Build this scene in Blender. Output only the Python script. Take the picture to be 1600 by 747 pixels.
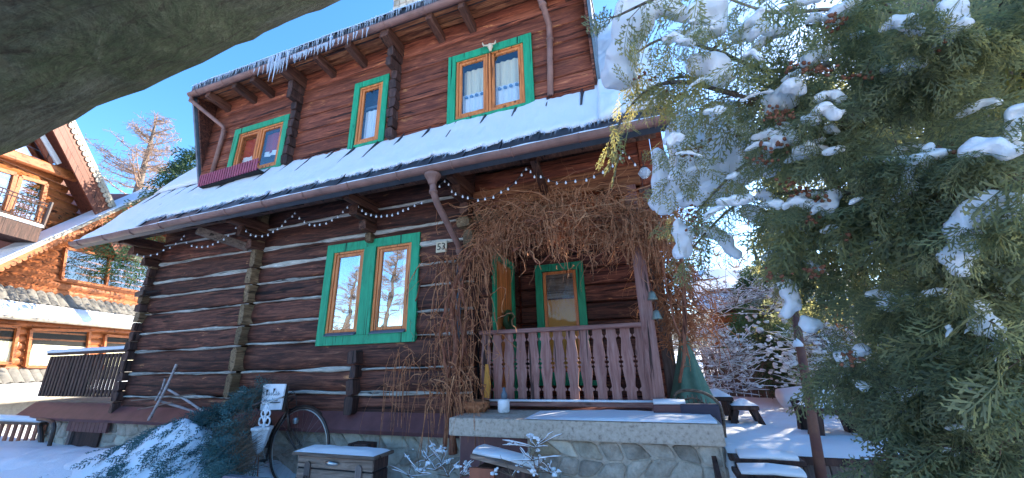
import bpy, bmesh, math, random
import numpy as np
from mathutils import Vector, Matrix, noise
random.seed(7); RNG = np.random.default_rng(7)
for o in list(bpy.data.objects): bpy.data.objects.remove(o)
scene = bpy.context.scene
col = scene.collection

# ---------------------------------------------------------------- camera
FOC = 586.0; CX, CY = 800.0, 373.5          # pixels of the 1600 px wide photograph
vV = np.array([-50.0, -1823.0, FOC]); vL = np.array([-1780.0, 237.0, FOC])
UP = vV/np.linalg.norm(vV); AX = -vL/np.linalg.norm(vL); AX = AX-UP*(AX@UP); AX /= np.linalg.norm(AX)
AY = np.cross(UP, AX); ROT = np.array([AX, AY, UP])
cam = bpy.data.objects.new('camera', bpy.data.cameras.new('camera')); col.objects.link(cam)
r_, u_, b_ = ROT@np.array([1, 0, 0.]), ROT@np.array([0, -1., 0]), ROT@np.array([0, 0, -1.])
cam.matrix_world = Matrix(((r_[0], u_[0], b_[0], 0), (r_[1], u_[1], b_[1], 0), (r_[2], u_[2], b_[2], 0), (0, 0, 0, 1)))
cam.data.sensor_width = 36; cam.data.lens = 36*FOC/1600; cam.data.clip_start = 0.05; cam.data.clip_end = 4000
scene.camera = cam
scene.render.resolution_x = 1024; scene.render.resolution_y = 478

# ---------------------------------------------------------------- sky and sun
SUN = Vector((0.50, 0.70, 0.50)).normalized()
world = bpy.data.worlds.new('World'); scene.world = world; world.use_nodes = True
wn = world.node_tree.nodes; wl = world.node_tree.links
sky = wn.new('ShaderNodeTexSky'); sky.sky_type = 'NISHITA'; sky.sun_disc = False
sky.sun_elevation = math.asin(SUN.z); sky.sun_rotation = math.atan2(SUN.x, SUN.y)
sky.altitude = 900; sky.air_density = 1.0; sky.dust_density = 0.4; sky.ozone_density = 2.5
hs_ = wn.new('ShaderNodeHueSaturation'); hs_.inputs['Saturation'].default_value = 1.24; hs_.inputs['Value'].default_value = 1.0
wl.new(sky.outputs[0], hs_.inputs['Color']); wl.new(hs_.outputs[0], wn['Background'].inputs[0]); wn['Background'].inputs[1].default_value = 0.15
sun = bpy.data.objects.new('sun', bpy.data.lights.new('sun', 'SUN')); col.objects.link(sun)
sun.data.energy = 4.4; sun.data.angle = math.radians(0.5); sun.data.color = (1, .88, .70)
sun.rotation_euler = SUN.to_track_quat('Z', 'Y').to_euler()
scene.view_settings.view_transform = 'Standard'; scene.view_settings.look = 'None'
scene.view_settings.exposure = 1.92; scene.view_settings.gamma = 1

# ---------------------------------------------------------------- helpers
def ray(px, py): return Vector(ROT@np.array([px-CX, py-CY, FOC]))
def at(px, py, Y): d = ray(px, py); return d*(Y/d.y)        # point at depth Y
def atz(px, py, Z): d = ray(px, py); return d*(Z/d.z)       # point at height Z
def atd(px, py, D): return ray(px, py).normalized()*D      # point at distance D
def atp(px, py, p0, n): d = ray(px, py); return d*(p0.dot(n)/d.dot(n))
def V(*a): return Vector(a)
def rnd(a, b): return random.uniform(a, b)
def nz(x, y=0, z=0): return noise.noise(Vector((x, y, z)))

class MB:
    def __init__(s): s.v = []; s.f = []
    def add(s, vs, fs):
        n = len(s.v); s.v += [tuple(v) for v in vs]; s.f += [tuple(i+n for i in f) for f in fs]; return s
    def box(s, a, b):
        x0, y0, z0 = a; x1, y1, z1 = b
        return s.add([(x0,y0,z0),(x1,y0,z0),(x1,y1,z0),(x0,y1,z0),(x0,y0,z1),(x1,y0,z1),(x1,y1,z1),(x0,y1,z1)],
                     [(0,3,2,1),(4,5,6,7),(0,1,5,4),(1,2,6,5),(2,3,7,6),(3,0,4,7)])
    def beam(s, p, q, w, h, up=(0,0,1)):
        p = Vector(p); q = Vector(q); t = (q-p).normalized(); u = Vector(up); sd = t.cross(u)
        if sd.length < 1e-3: sd = t.cross(Vector((0,1,0)))
        sd.normalize(); u = sd.cross(t).normalized(); vs = []
        for c in (p, q):
            for a, b in ((-1,-1),(1,-1),(1,1),(-1,1)): vs.append(c+sd*a*w/2+u*b*h/2)
        return s.add(vs, [(0,1,2,3),(7,6,5,4),(0,4,5,1),(1,5,6,2),(2,6,7,3),(3,7,4,0)])
    def prism(s, pts, vec):
        pts = [Vector(p) for p in pts]; vec = Vector(vec); n = len(pts)
        return s.add(pts+[p+vec for p in pts], [tuple(range(n))[::-1], tuple(range(n, 2*n))]+[(i,(i+1)%n,(i+1)%n+n,i+n) for i in range(n)])
    def tube(s, pts, rad, n=8, caps=True, sq=1.0, rough=0.0):
        pts = [Vector(p) for p in pts]; k = len(pts)
        if not hasattr(rad, '__len__'): rad = [rad]*k
        vs = []; fs = []; ref = None
        for i, p in enumerate(pts):
            t = (pts[min(i+1, k-1)]-pts[max(i-1, 0)]).normalized()
            if ref is None: ref = Vector((0,0,1)) if abs(t.z) < .9 else Vector((0,1,0))
            a = t.cross(ref)
            if a.length < 1e-4: a = t.orthogonal()
            a.normalize(); b = a.cross(t).normalized(); ref = b
            for j in range(n):
                an = 2*math.pi*j/n; w = 1+(rough*nz(p.x*6+math.cos(an), p.y*6+math.sin(an), p.z*6) if rough else 0)
                vs.append(p+(a*math.cos(an)+b*math.sin(an)*sq)*rad[i]*w)
        for i in range(k-1):
            for j in range(n): fs.append((i*n+j, i*n+(j+1)%n, (i+1)*n+(j+1)%n, (i+1)*n+j))
        if caps: fs += [tuple(range(n))[::-1], tuple(range((k-1)*n, k*n))]
        return s.add(vs, fs)
    def lathe(s, c, prof, n=16):
        c = Vector(c); vs = []; fs = []; k = len(prof)
        for r, z in prof:
            for j in range(n): a = 2*math.pi*j/n; vs.append(c+Vector((r*math.cos(a), r*math.sin(a), z)))
        for i in range(k-1):
            for j in range(n): fs.append((i*n+j, i*n+(j+1)%n, (i+1)*n+(j+1)%n, (i+1)*n+j))
        fs += [tuple(range(n))[::-1], tuple(range((k-1)*n, k*n))]
        return s.add(vs, fs)
    def build(s, name, m, parent=None, smooth=False, bevel=0, bseg=1):
        me = bpy.data.meshes.new(name); off = Vector(parent.get('base', (0,0,0))) if parent else Vector((0,0,0))
        me.from_pydata([tuple(Vector(v)-off) for v in s.v] if parent else s.v, [], s.f)
        bm = bmesh.new(); bm.from_mesh(me); bmesh.ops.recalc_face_normals(bm, faces=bm.faces)
        if bevel: bmesh.ops.bevel(bm, geom=bm.edges[:], offset=bevel, segments=bseg, affect='EDGES', profile=.6)
        bm.to_mesh(me); bm.free()
        me.materials.append(m); o = bpy.data.objects.new(name, me); col.objects.link(o)
        if smooth: me.polygons.foreach_set('use_smooth', [True]*len(me.polygons))
        if parent:
            o.parent = parent; o['base'] = tuple(off)
        return o
def empty(name, loc, label, cat, group=None):
    o = bpy.data.objects.new(name, None); col.objects.link(o); o.location = loc; o['base'] = tuple(loc)
    o.empty_display_size = .1
    return tag(o, label, cat, group)
def tag(o, label=None, cat=None, group=None, kind=None):
    if label: o['label'] = label
    if cat: o['category'] = cat
    if group: o['group'] = group
    if kind: o['kind'] = kind
    return o
def single(mb, name, m, label, cat, group=None, **k):       # a thing that is one mesh
    return tag(mb.build(name, m, None, **k), label, cat, group)
def np_mesh(name, verts, faces, m, parent=None, mats=None, midx=None, smooth=False):
    off = np.array(parent['base']) if parent else np.zeros(3)
    me = bpy.data.meshes.new(name); verts = np.asarray(verts, float)-off; faces = np.asarray(faces, np.int32); k = faces.shape[1]
    me.vertices.add(len(verts)); me.vertices.foreach_set('co', verts.ravel())
    me.loops.add(faces.size); me.loops.foreach_set('vertex_index', faces.ravel())
    me.polygons.add(len(faces)); me.polygons.foreach_set('loop_start', np.arange(0, faces.size, k, dtype=np.int32))
    me.polygons.foreach_set('loop_total', np.full(len(faces), k, np.int32))
    me.materials.append(m)
    if smooth: me.polygons.foreach_set('use_smooth', np.ones(len(faces), bool))
    me.update(calc_edges=True); me.validate()
    o = bpy.data.objects.new(name, me); col.objects.link(o)
    if parent: o.parent = parent; o['base'] = tuple(off)
    return o
def strands(paths, radii, sides=3):
    P = np.asarray(paths, float); K, S, _ = P.shape; R = np.broadcast_to(np.asarray(radii, float), (K, S))
    T = np.gradient(P, axis=1); T /= np.linalg.norm(T, axis=2, keepdims=True)+1e-9
    ref = RNG.normal(size=(K, 1, 3)); A = np.cross(T, ref); A /= np.linalg.norm(A, axis=2, keepdims=True)+1e-9; B = np.cross(T, A)
    an = np.arange(sides)*2*np.pi/sides
    Vt = P[:, :, None]+R[:, :, None, None]*(A[:, :, None]*np.cos(an)[:, None]+B[:, :, None]*np.sin(an)[:, None])
    idx = np.arange(K*S*sides).reshape(K, S, sides); a = idx[:, :-1]; b = idx[:, 1:]
    F = np.stack([a, np.roll(a, -1, 2), np.roll(b, -1, 2), b], -1).reshape(-1, 4)
    return Vt.reshape(-1, 3), F
def merge(lst):
    vs = []; fs = []; n = 0
    for v, f in lst: vs.append(v); fs.append(f+n); n += len(v)
    return np.concatenate(vs), np.concatenate(fs)

# ---------------------------------------------------------------- materials
def mat(name, base=(.5,.5,.5), rough=.6, metal=0, spec=.5, **kw):
    m = bpy.data.materials.new(name); m.use_nodes = True; b = m.node_tree.nodes['Principled BSDF']
    b.inputs['Base Color'].default_value = (*base, 1); b.inputs['Roughness'].default_value = rough
    b.inputs['Metallic'].default_value = metal; b.inputs['Specular IOR Level'].default_value = spec
    for k, v in kw.items(): b.inputs[k].default_value = v
    return m
def nodes(m): return m.node_tree.nodes, m.node_tree.links, m.node_tree.nodes['Principled BSDF']
def N(m, t, **kw):
    n = m.node_tree.nodes.new(t)
    for k, v in kw.items():
        if hasattr(n, k): setattr(n, k, v)
        else: n.inputs[k].default_value = v
    return n
def ramp(m, stops):
    r = m.node_tree.nodes.new('ShaderNodeValToRGB'); e = r.color_ramp.elements
    while len(e) < len(stops): e.new(.5)
    for i, (p, c) in enumerate(stops): e[i].position = p; e[i].color = (*c, 1) if len(c) == 3 else c
    return r
def mapped(m, scale, rot=(0,0,0)):
    tc = N(m, 'ShaderNodeTexCoord'); mp = N(m, 'ShaderNodeMapping'); mp.inputs['Scale'].default_value = scale
    oi = N(m, 'ShaderNodeObjectInfo'); l = m.node_tree.links
    ad = N(m, 'ShaderNodeVectorMath', operation='ADD'); sc = N(m, 'ShaderNodeMath', operation='MULTIPLY'); sc.inputs[1].default_value = 13.0
    l.new(oi.outputs['Random'], sc.inputs[0]); l.new(tc.outputs['Object'], ad.inputs[0]); l.new(sc.outputs[0], ad.inputs[1])
    l.new(ad.outputs[0], mp.inputs[0]); return mp, oi
def wood(name, stops, axis='x', s=1.0, rough=.65, raw=None, rawamt=.62, dirt=.35, bump=.5, vary=.3):
    m = mat(name, rough=rough, spec=.3); ns, l, b = nodes(m)
    along, ac = .9*s, 11*s
    sc = {'x': (along, ac, ac), 'y': (ac, along, ac), 'z': (ac, ac, along)}[axis]
    mp, oi = mapped(m, sc)
    n1 = N(m, 'ShaderNodeTexNoise'); n1.inputs['Scale'].default_value = 1.6; n1.inputs['Detail'].default_value = 9; n1.inputs['Distortion'].default_value = 1.2; n1.inputs['Roughness'].default_value = .68
    l.new(mp.outputs[0], n1.inputs[0]); r = ramp(m, stops); l.new(n1.outputs[0], r.inputs[0]); colr = r.outputs[0]
    sc2 = {'x': (1.1, 3.2, 4.2), 'y': (4, 1, 4), 'z': (4, 4, 1)}[axis]
    mp2, _ = mapped(m, sc2)
    n2 = N(m, 'ShaderNodeTexNoise'); n2.inputs['Scale'].default_value = 1.7*s; n2.inputs['Detail'].default_value = 6; n2.inputs['Roughness'].default_value = .72; n2.inputs['Distortion'].default_value = 1.0
    l.new(mp2.outputs[0], n2.inputs[0])
    if raw:
        rr = ramp(m, [(rawamt, (0,0,0)), (rawamt+.07, (1,1,1))]); l.new(n2.outputs[0], rr.inputs[0])
        mul = N(m, 'ShaderNodeMath', operation='MULTIPLY'); l.new(rr.outputs[0], mul.inputs[0])
        r3 = ramp(m, [(.42, (0,0,0)), (.6, (1,1,1))]); l.new(n1.outputs[0], r3.inputs[0]); l.new(r3.outputs[0], mul.inputs[1])
        mx = N(m, 'ShaderNodeMixRGB'); l.new(mul.outputs[0], mx.inputs[0]); l.new(colr, mx.inputs[1]); mx.inputs[2].default_value = (*raw, 1); colr = mx.outputs[0]
    dr = ramp(m, [(.3, (1-dirt,)*3), (.62, (1.15,)*3)]); l.new(n2.outputs[0], dr.inputs[0])
    m1 = N(m, 'ShaderNodeMixRGB', blend_type='MULTIPLY'); m1.inputs[0].default_value = 1; l.new(colr, m1.inputs[1]); l.new(dr.outputs[0], m1.inputs[2])
    mr = N(m, 'ShaderNodeMapRange'); mr.inputs['To Min'].default_value = 1-vary; mr.inputs['To Max'].default_value = 1+vary
    l.new(oi.outputs['Random'], mr.inputs['Value'])
    m2 = N(m, 'ShaderNodeMixRGB', blend_type='MULTIPLY'); m2.inputs[0].default_value = 1; l.new(m1.outputs[0], m2.inputs[1]); l.new(mr.outputs[0], m2.inputs[2])
    k_ = {'x': (.55, 16, 16), 'y': (16, .55, 16), 'z': (16, 16, .55)}[axis]; mp3, _ = mapped(m, k_)
    n3 = N(m, 'ShaderNodeTexNoise'); n3.inputs['Scale'].default_value = 1.1*s; n3.inputs['Detail'].default_value = 4; n3.inputs['Distortion'].default_value = .8; l.new(mp3.outputs[0], n3.inputs[0])
    cr = ramp(m, [(.345,(.16,.15,.15)), (.375,(1,1,1))]); l.new(n3.outputs[0], cr.inputs[0])
    v_ = {'x': (1.6, 4.5, 4.5), 'y': (4.5, 1.6, 4.5), 'z': (4.5, 4.5, 1.6)}[axis]; mp4, _ = mapped(m, v_)
    vo = N(m, 'ShaderNodeTexVoronoi'); vo.inputs['Scale'].default_value = 1.0*s; l.new(mp4.outputs[0], vo.inputs[0])
    kr = ramp(m, [(.04,(.25,.22,.2)), (.11,(1,1,1)), (.15,(.8,.8,.8)), (.2,(1,1,1))]); l.new(vo.outputs['Distance'], kr.inputs[0])
    m3 = N(m, 'ShaderNodeMixRGB', blend_type='MULTIPLY'); m3.inputs[0].default_value = 1; l.new(m2.outputs[0], m3.inputs[1]); l.new(cr.outputs[0], m3.inputs[2])
    m4 = N(m, 'ShaderNodeMixRGB', blend_type='MULTIPLY'); m4.inputs[0].default_value = .8; l.new(m3.outputs[0], m4.inputs[1]); l.new(kr.outputs[0], m4.inputs[2])
    l.new(m4.outputs[0], b.inputs['Base Color'])
    hm = N(m, 'ShaderNodeMath', operation='ADD'); l.new(n1.outputs[0], hm.inputs[0]); l.new(cr.outputs[0], hm.inputs[1])
    bp = N(m, 'ShaderNodeBump'); bp.inputs['Strength'].default_value = bump; bp.inputs['Distance'].default_value = .014
    l.new(hm.outputs[0], bp.inputs['Height']); l.new(bp.outputs[0], b.inputs['Normal'])
    return m
def rocky(name, stops, scale=4, bump=.6, rough=.85, dist=.03, detail=9, vary=.25):
    m = mat(name, rough=rough, spec=.25); ns, l, b = nodes(m); mp, oi = mapped(m, (1,1,1))
    n1 = N(m, 'ShaderNodeTexNoise'); n1.inputs['Scale'].default_value = scale; n1.inputs['Detail'].default_value = detail; n1.inputs['Roughness'].default_value = .7
    l.new(mp.outputs[0], n1.inputs[0]); r = ramp(m, stops); l.new(n1.outputs[0], r.inputs[0])
    mr = N(m, 'ShaderNodeMapRange'); mr.inputs['To Min'].default_value = 1-vary; mr.inputs['To Max'].default_value = 1+vary; l.new(oi.outputs['Random'], mr.inputs['Value'])
    m2 = N(m, 'ShaderNodeMixRGB', blend_type='MULTIPLY'); m2.inputs[0].default_value = 1; l.new(r.outputs[0], m2.inputs[1]); l.new(mr.outputs[0], m2.inputs[2])
    l.new(m2.outputs[0], b.inputs['Base Color'])
    n2 = N(m, 'ShaderNodeTexNoise'); n2.inputs['Scale'].default_value = scale*6; n2.inputs['Detail'].default_value = 6; l.new(mp.outputs[0], n2.inputs[0])
    bp = N(m, 'ShaderNodeBump'); bp.inputs['Strength'].default_value = bump; bp.inputs['Distance'].default_value = dist
    l.new(n2.outputs[0], bp.inputs['Height']); l.new(bp.outputs[0], b.inputs['Normal']); return m
def snow_mat():
    m = mat('snow', (.78,.80,.83), .55, spec=.3); ns, l, b = nodes(m)
    b.inputs['Subsurface Weight'].default_value = .25; b.inputs['Subsurface Radius'].default_value = (.03,.04,.05); b.inputs['Subsurface Scale'].default_value = .6
    tc = N(m, 'ShaderNodeTexCoord'); n1 = N(m, 'ShaderNodeTexNoise'); n1.inputs['Scale'].default_value = 11; n1.inputs['Detail'].default_value = 12; n1.inputs['Roughness'].default_value = .74
    l.new(tc.outputs['Object'], n1.inputs[0])
    bp = N(m, 'ShaderNodeBump'); bp.inputs['Strength'].default_value = .45; bp.inputs['Distance'].default_value = .025; l.new(n1.outputs[0], bp.inputs['Height']); l.new(bp.outputs[0], b.inputs['Normal'])
    return m
def foliage(name, stops, trans=.3, scale=.9):
    m = mat(name, rough=.6, spec=.3); ns, l, b = nodes(m)
    g = N(m, 'ShaderNodeNewGeometry'); tc = N(m, 'ShaderNodeTexCoord'); n1 = N(m, 'ShaderNodeTexNoise'); n1.inputs['Scale'].default_value = scale; n1.inputs['Detail'].default_value = 4
    l.new(tc.outputs['Object'], n1.inputs[0])
    ad = N(m, 'ShaderNodeMath', operation='MULTIPLY_ADD'); ad.inputs[1].default_value = .35; l.new(g.outputs['Random Per Island'], ad.inputs[0])
    sb = N(m, 'ShaderNodeMath', operation='SUBTRACT'); sb.inputs[1].default_value = .17; l.new(n1.outputs[0], sb.inputs[0]); l.new(sb.outputs[0], ad.inputs[2])
    r = ramp(m, stops); l.new(ad.outputs[0], r.inputs[0]); l.new(r.outputs[0], b.inputs['Base Color'])
    tr = N(m, 'ShaderNodeBsdfTranslucent'); mx = N(m, 'ShaderNodeMixShader'); mx.inputs[0].default_value = trans
    hs = N(m, 'ShaderNodeHueSaturation'); hs.inputs['Hue'].default_value = .47; hs.inputs['Value'].default_value = 2.6; hs.inputs['Saturation'].default_value = 1.2
    l.new(r.outputs[0], hs.inputs['Color']); l.new(hs.outputs[0], tr.inputs[0])
    l.new(b.outputs[0], mx.inputs[1]); l.new(tr.outputs[0], mx.inputs[2]); l.new(mx.outputs[0], ns['Material Output'].inputs[0]); return m
def glass_mat(name, tint=(.02,.025,.03), refl=.6, rough=.015, wav=.004):
    m = mat(name, tint, .3); ns, l, b = nodes(m)
    gl = N(m, 'ShaderNodeBsdfGlossy'); gl.inputs['Roughness'].default_value = rough; gl.inputs['Color'].default_value = (.9,.95,1,1)
    tr = N(m, 'ShaderNodeBsdfTransparent'); tr.inputs[0].default_value = (.93,.95,.94,1)
    mx = N(m, 'ShaderNodeMixShader'); mx.inputs[0].default_value = refl
    tc = N(m, 'ShaderNodeTexCoord'); n1 = N(m, 'ShaderNodeTexNoise'); n1.inputs['Scale'].default_value = 2.2; l.new(tc.outputs['Object'], n1.inputs[0])
    bp = N(m, 'ShaderNodeBump'); bp.inputs['Strength'].default_value = wav*10; bp.inputs['Distance'].default_value = .05; l.new(n1.outputs[0], bp.inputs['Height']); l.new(bp.outputs[0], gl.inputs['Normal'])
    l.new(tr.outputs[0], mx.inputs[1]); l.new(gl.outputs[0], mx.inputs[2]); l.new(mx.outputs[0], ns['Material Output'].inputs[0]); return m
def paint(name, c, rough=.5, wear=.25, wc=None, spec=.4, scale=6, bump=.15, metal=0):
    m = mat(name, c, rough, metal, spec); ns, l, b = nodes(m); mp, oi = mapped(m, (1,1,1))
    n1 = N(m, 'ShaderNodeTexNoise'); n1.inputs['Scale'].default_value = scale; n1.inputs['Detail'].default_value = 8; n1.inputs['Roughness'].default_value = .7; l.new(mp.outputs[0], n1.inputs[0])
    wc = wc or tuple(x*.55 for x in c)
    r = ramp(m, [(.3, wc), (.3+wear, c), (.8, tuple(min(1, x*1.18) for x in c))]); l.new(n1.outputs[0], r.inputs[0]); l.new(r.outputs[0], b.inputs['Base Color'])
    bp = N(m, 'ShaderNodeBump'); bp.inputs['Strength'].default_value = bump; bp.inputs['Distance'].default_value = .01; l.new(n1.outputs[0], bp.inputs['Height']); l.new(bp.outputs[0], b.inputs['Normal']); return m

M = {}
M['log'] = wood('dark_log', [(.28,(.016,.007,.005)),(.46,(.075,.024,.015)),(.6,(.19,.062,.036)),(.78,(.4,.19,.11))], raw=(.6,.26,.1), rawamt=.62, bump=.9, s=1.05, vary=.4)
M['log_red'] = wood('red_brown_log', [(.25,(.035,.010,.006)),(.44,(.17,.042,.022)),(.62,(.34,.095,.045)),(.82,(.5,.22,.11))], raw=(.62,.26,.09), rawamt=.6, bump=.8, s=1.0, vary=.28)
M['soffit'] = wood('soffit_wood', [(.25,(.03,.01,.006)),(.45,(.17,.055,.025)),(.65,(.42,.17,.07)),(.85,(.6,.32,.15))], bump=.6, s=.8)
M['beam_y'] = wood('bracket_wood', [(.25,(.02,.008,.006)),(.5,(.1,.04,.025)),(.75,(.22,.1,.06))], axis='y')
M['logend'] = wood('log_end_wood', [(.25,(.06,.035,.02)),(.5,(.2,.12,.06)),(.75,(.4,.27,.15))], axis='y', s=1.5, bump=.8)
M['chink'] = wood('chinking', [(.3,(.12,.10,.075)),(.42,(.38,.34,.28)),(.66,(.68,.63,.55))], s=1.6, rough=.9, bump=1.0, vary=.15)
M['board_z'] = wood('dark_board', [(.28,(.02,.012,.01)),(.5,(.06,.03,.024)),(.75,(.14,.07,.05))], axis='z')
M['purple'] = paint('purple_brown_paint', (.17,.065,.062), .5, wear=.3, scale=3)
M['rail'] = wood('mauve_painted_wood', [(.25,(.10,.038,.03)),(.44,(.25,.105,.085)),(.72,(.39,.215,.18))], axis='z', rough=.6, bump=.35, vary=.12, dirt=.2)
M['railx'] = wood('mauve_painted_rail', [(.25,(.10,.038,.03)),(.44,(.25,.105,.085)),(.72,(.39,.215,.18))], axis='x', rough=.6, bump=.35, vary=.12, dirt=.2)
M['green'] = wood('green_painted_wood', [(.22,(.012,.15,.07)),(.42,(.018,.29,.135)),(.75,(.03,.36,.18))], axis='z', rough=.5, bump=.25, vary=.08, dirt=.25)
M['orange'] = wood('varnished_orange_wood', [(.25,(.32,.10,.022)),(.5,(.6,.185,.05)),(.75,(.74,.28,.085))], axis='z', rough=.35, bump=.15, vary=.1, dirt=.15)
M['glass'] = glass_mat('window_glass', refl=.30)
M['glass2'] = glass_mat('curtained_glass', refl=.09)
M['glass3'] = glass_mat('porch_glass', refl=.012)
M['curtain'] = mat('net_curtain', (.86,.76,.56), .9)
M['lace'] = mat('white_lace', (.8,.83,.88), .9)
M['redcloth'] = mat('red_curtain', (.35,.02,.03), .9)
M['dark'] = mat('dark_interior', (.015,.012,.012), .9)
M['snow'] = snow_mat()
M['gutter'] = paint('brown_metal_gutter', (.27,.14,.11), .45, wear=.3, scale=3, spec=.35)
M['roofmetal'] = paint('dark_roof_metal', (.04,.042,.05), .4, wear=.3, spec=.5)
M['flash'] = paint('grey_blue_flashing', (.12,.16,.2), .35, wear=.3)
M['ice'] = mat('ice', (.78,.86,.95), .12, **{'Transmission Weight': .55, 'IOR': 1.31})
M['stone'] = rocky('grey_stone', [(.25,(.12,.10,.075)),(.42,(.33,.27,.21)),(.58,(.48,.40,.32)),(.8,(.63,.54,.44))], 5)
M['stone2'] = rocky('pale_stone', [(.25,(.2,.17,.13)),(.45,(.5,.42,.32)),(.7,(.68,.59,.47)),(.85,(.76,.7,.6))], 4)
M['stone3'] = rocky('ochre_stone', [(.25,(.16,.11,.06)),(.5,(.38,.28,.18)),(.8,(.55,.44,.32))], 4)
M['mortar'] = rocky('mortar', [(.3,(.30,.245,.19)),(.7,(.56,.47,.38))], 8)
M['slab'] = rocky('speckled_terrazzo_slab', [(.33,(.22,.17,.13)),(.45,(.46,.37,.29)),(.7,(.60,.50,.40))], 22, bump=.3, dist=.01, vary=.02)
M['vine'] = wood('dry_vine', [(.25,(.13,.042,.02)),(.42,(.40,.14,.06)),(.6,(.6,.26,.12)),(.8,(.82,.5,.27))], s=.5, rough=.8, vary=.05)
M['vine2'] = wood('rusty_vine_bark', [(.25,(.08,.03,.018)),(.5,(.27,.09,.05)),(.8,(.5,.24,.14))], axis='z', s=1.3, rough=.85, bump=1)
M['bulb'] = mat('frosted_bulb', (.85,.85,.88), .25, spec=.6)
M['wire'] = mat('dark_wire', (.02,.02,.02), .6)
M['barkgrey'] = wood('grey_bark', [(.25,(.06,.045,.035)),(.5,(.17,.13,.1)),(.8,(.34,.28,.22))], axis='z', s=1)
M['twig'] = mat('brown_twig', (.16,.1,.06), .8)
M['metal_b'] = paint('worn_black_metal', (.05,.045,.045), .4, wear=.35, wc=(.1,.05,.03), metal=.3)
M['chrome'] = mat('dull_chrome', (.5,.48,.45), .3, 1)
M['white'] = paint('white_enamel', (.75,.76,.78), .4, wear=.15, wc=(.5,.48,.45))
M['greybrown'] = wood('weathered_plank', [(.25,(.07,.045,.03)),(.5,(.2,.135,.10)),(.8,(.36,.27,.21))], axis='x')
M['greybrownz'] = wood('weathered_post', [(.25,(.05,.035,.03)),(.5,(.14,.1,.085)),(.8,(.28,.22,.19))], axis='z')
M['nb'] = wood('honey_log', [(.25,(.16,.045,.014)),(.5,(.34,.105,.032)),(.8,(.45,.17,.06))], axis='y', s=.8, rough=.5, dirt=.2, bump=.3, vary=.12)
M['nbd'] = wood('brown_soffit_board', [(.25,(.07,.022,.012)),(.5,(.15,.045,.026)),(.8,(.22,.08,.045))], axis='z', s=.8, rough=.5, dirt=.2, bump=.3)
M['tile'] = paint('grey_roof_tile', (.2,.19,.17), .6, wear=.3)
M['cream'] = paint('cream_verge_board', (.36,.31,.24), .6, wear=.2)
M['canvas'] = paint('faded_green_canvas', (.14,.25,.19), .85, wear=.3, wc=(.06,.15,.11), scale=3)
M['cushion'] = mat('dark_cushion', (.055,.045,.065), .85)
M['wicker'] = wood('wicker', [(.3,(.08,.05,.035)),(.7,(.24,.17,.12))], axis='x', s=2)
M['rust'] = paint('rusty_pole_paint', (.13,.05,.04), .6, wear=.3, wc=(.2,.09,.05), scale=10)
M['brass'] = mat('tarnished_bell', (.25,.27,.22), .45, .6)
M['thuja'] = foliage('thuja_leaf', [(.2,(.07,.082,.052)),(.42,(.135,.155,.09)),(.62,(.21,.22,.105)),(.8,(.3,.28,.09)),(.95,(.34,.19,.09))], .45)
M['juniper'] = foliage('juniper_needle', [(.2,(.02,.05,.055)),(.5,(.055,.12,.12)),(.85,(.13,.22,.2))], .12)
M['ivy'] = foliage('evergreen_leaf', [(.2,(.015,.035,.02)),(.5,(.035,.08,.035)),(.85,(.09,.14,.05))], .2)
M['larch'] = mat('larch_twig', (.36,.24,.17), .8)
M['cone'] = paint('orange_brown_cone', (.22,.08,.04), .8, wear=.3, scale=20)
M['yellow'] = paint('mustard_blind', (.62,.27,.05), .8, wear=.1)
M['sunwood'] = wood('brown_fence_board', [(.25,(.14,.05,.03)),(.5,(.32,.12,.07)),(.8,(.48,.22,.14))], axis='z')
M['plate'] = paint('cream_plate', (.62,.5,.34), .6, wear=.1)
M['ink'] = mat('black_lettering', (.03,.025,.02), .7)

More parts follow.
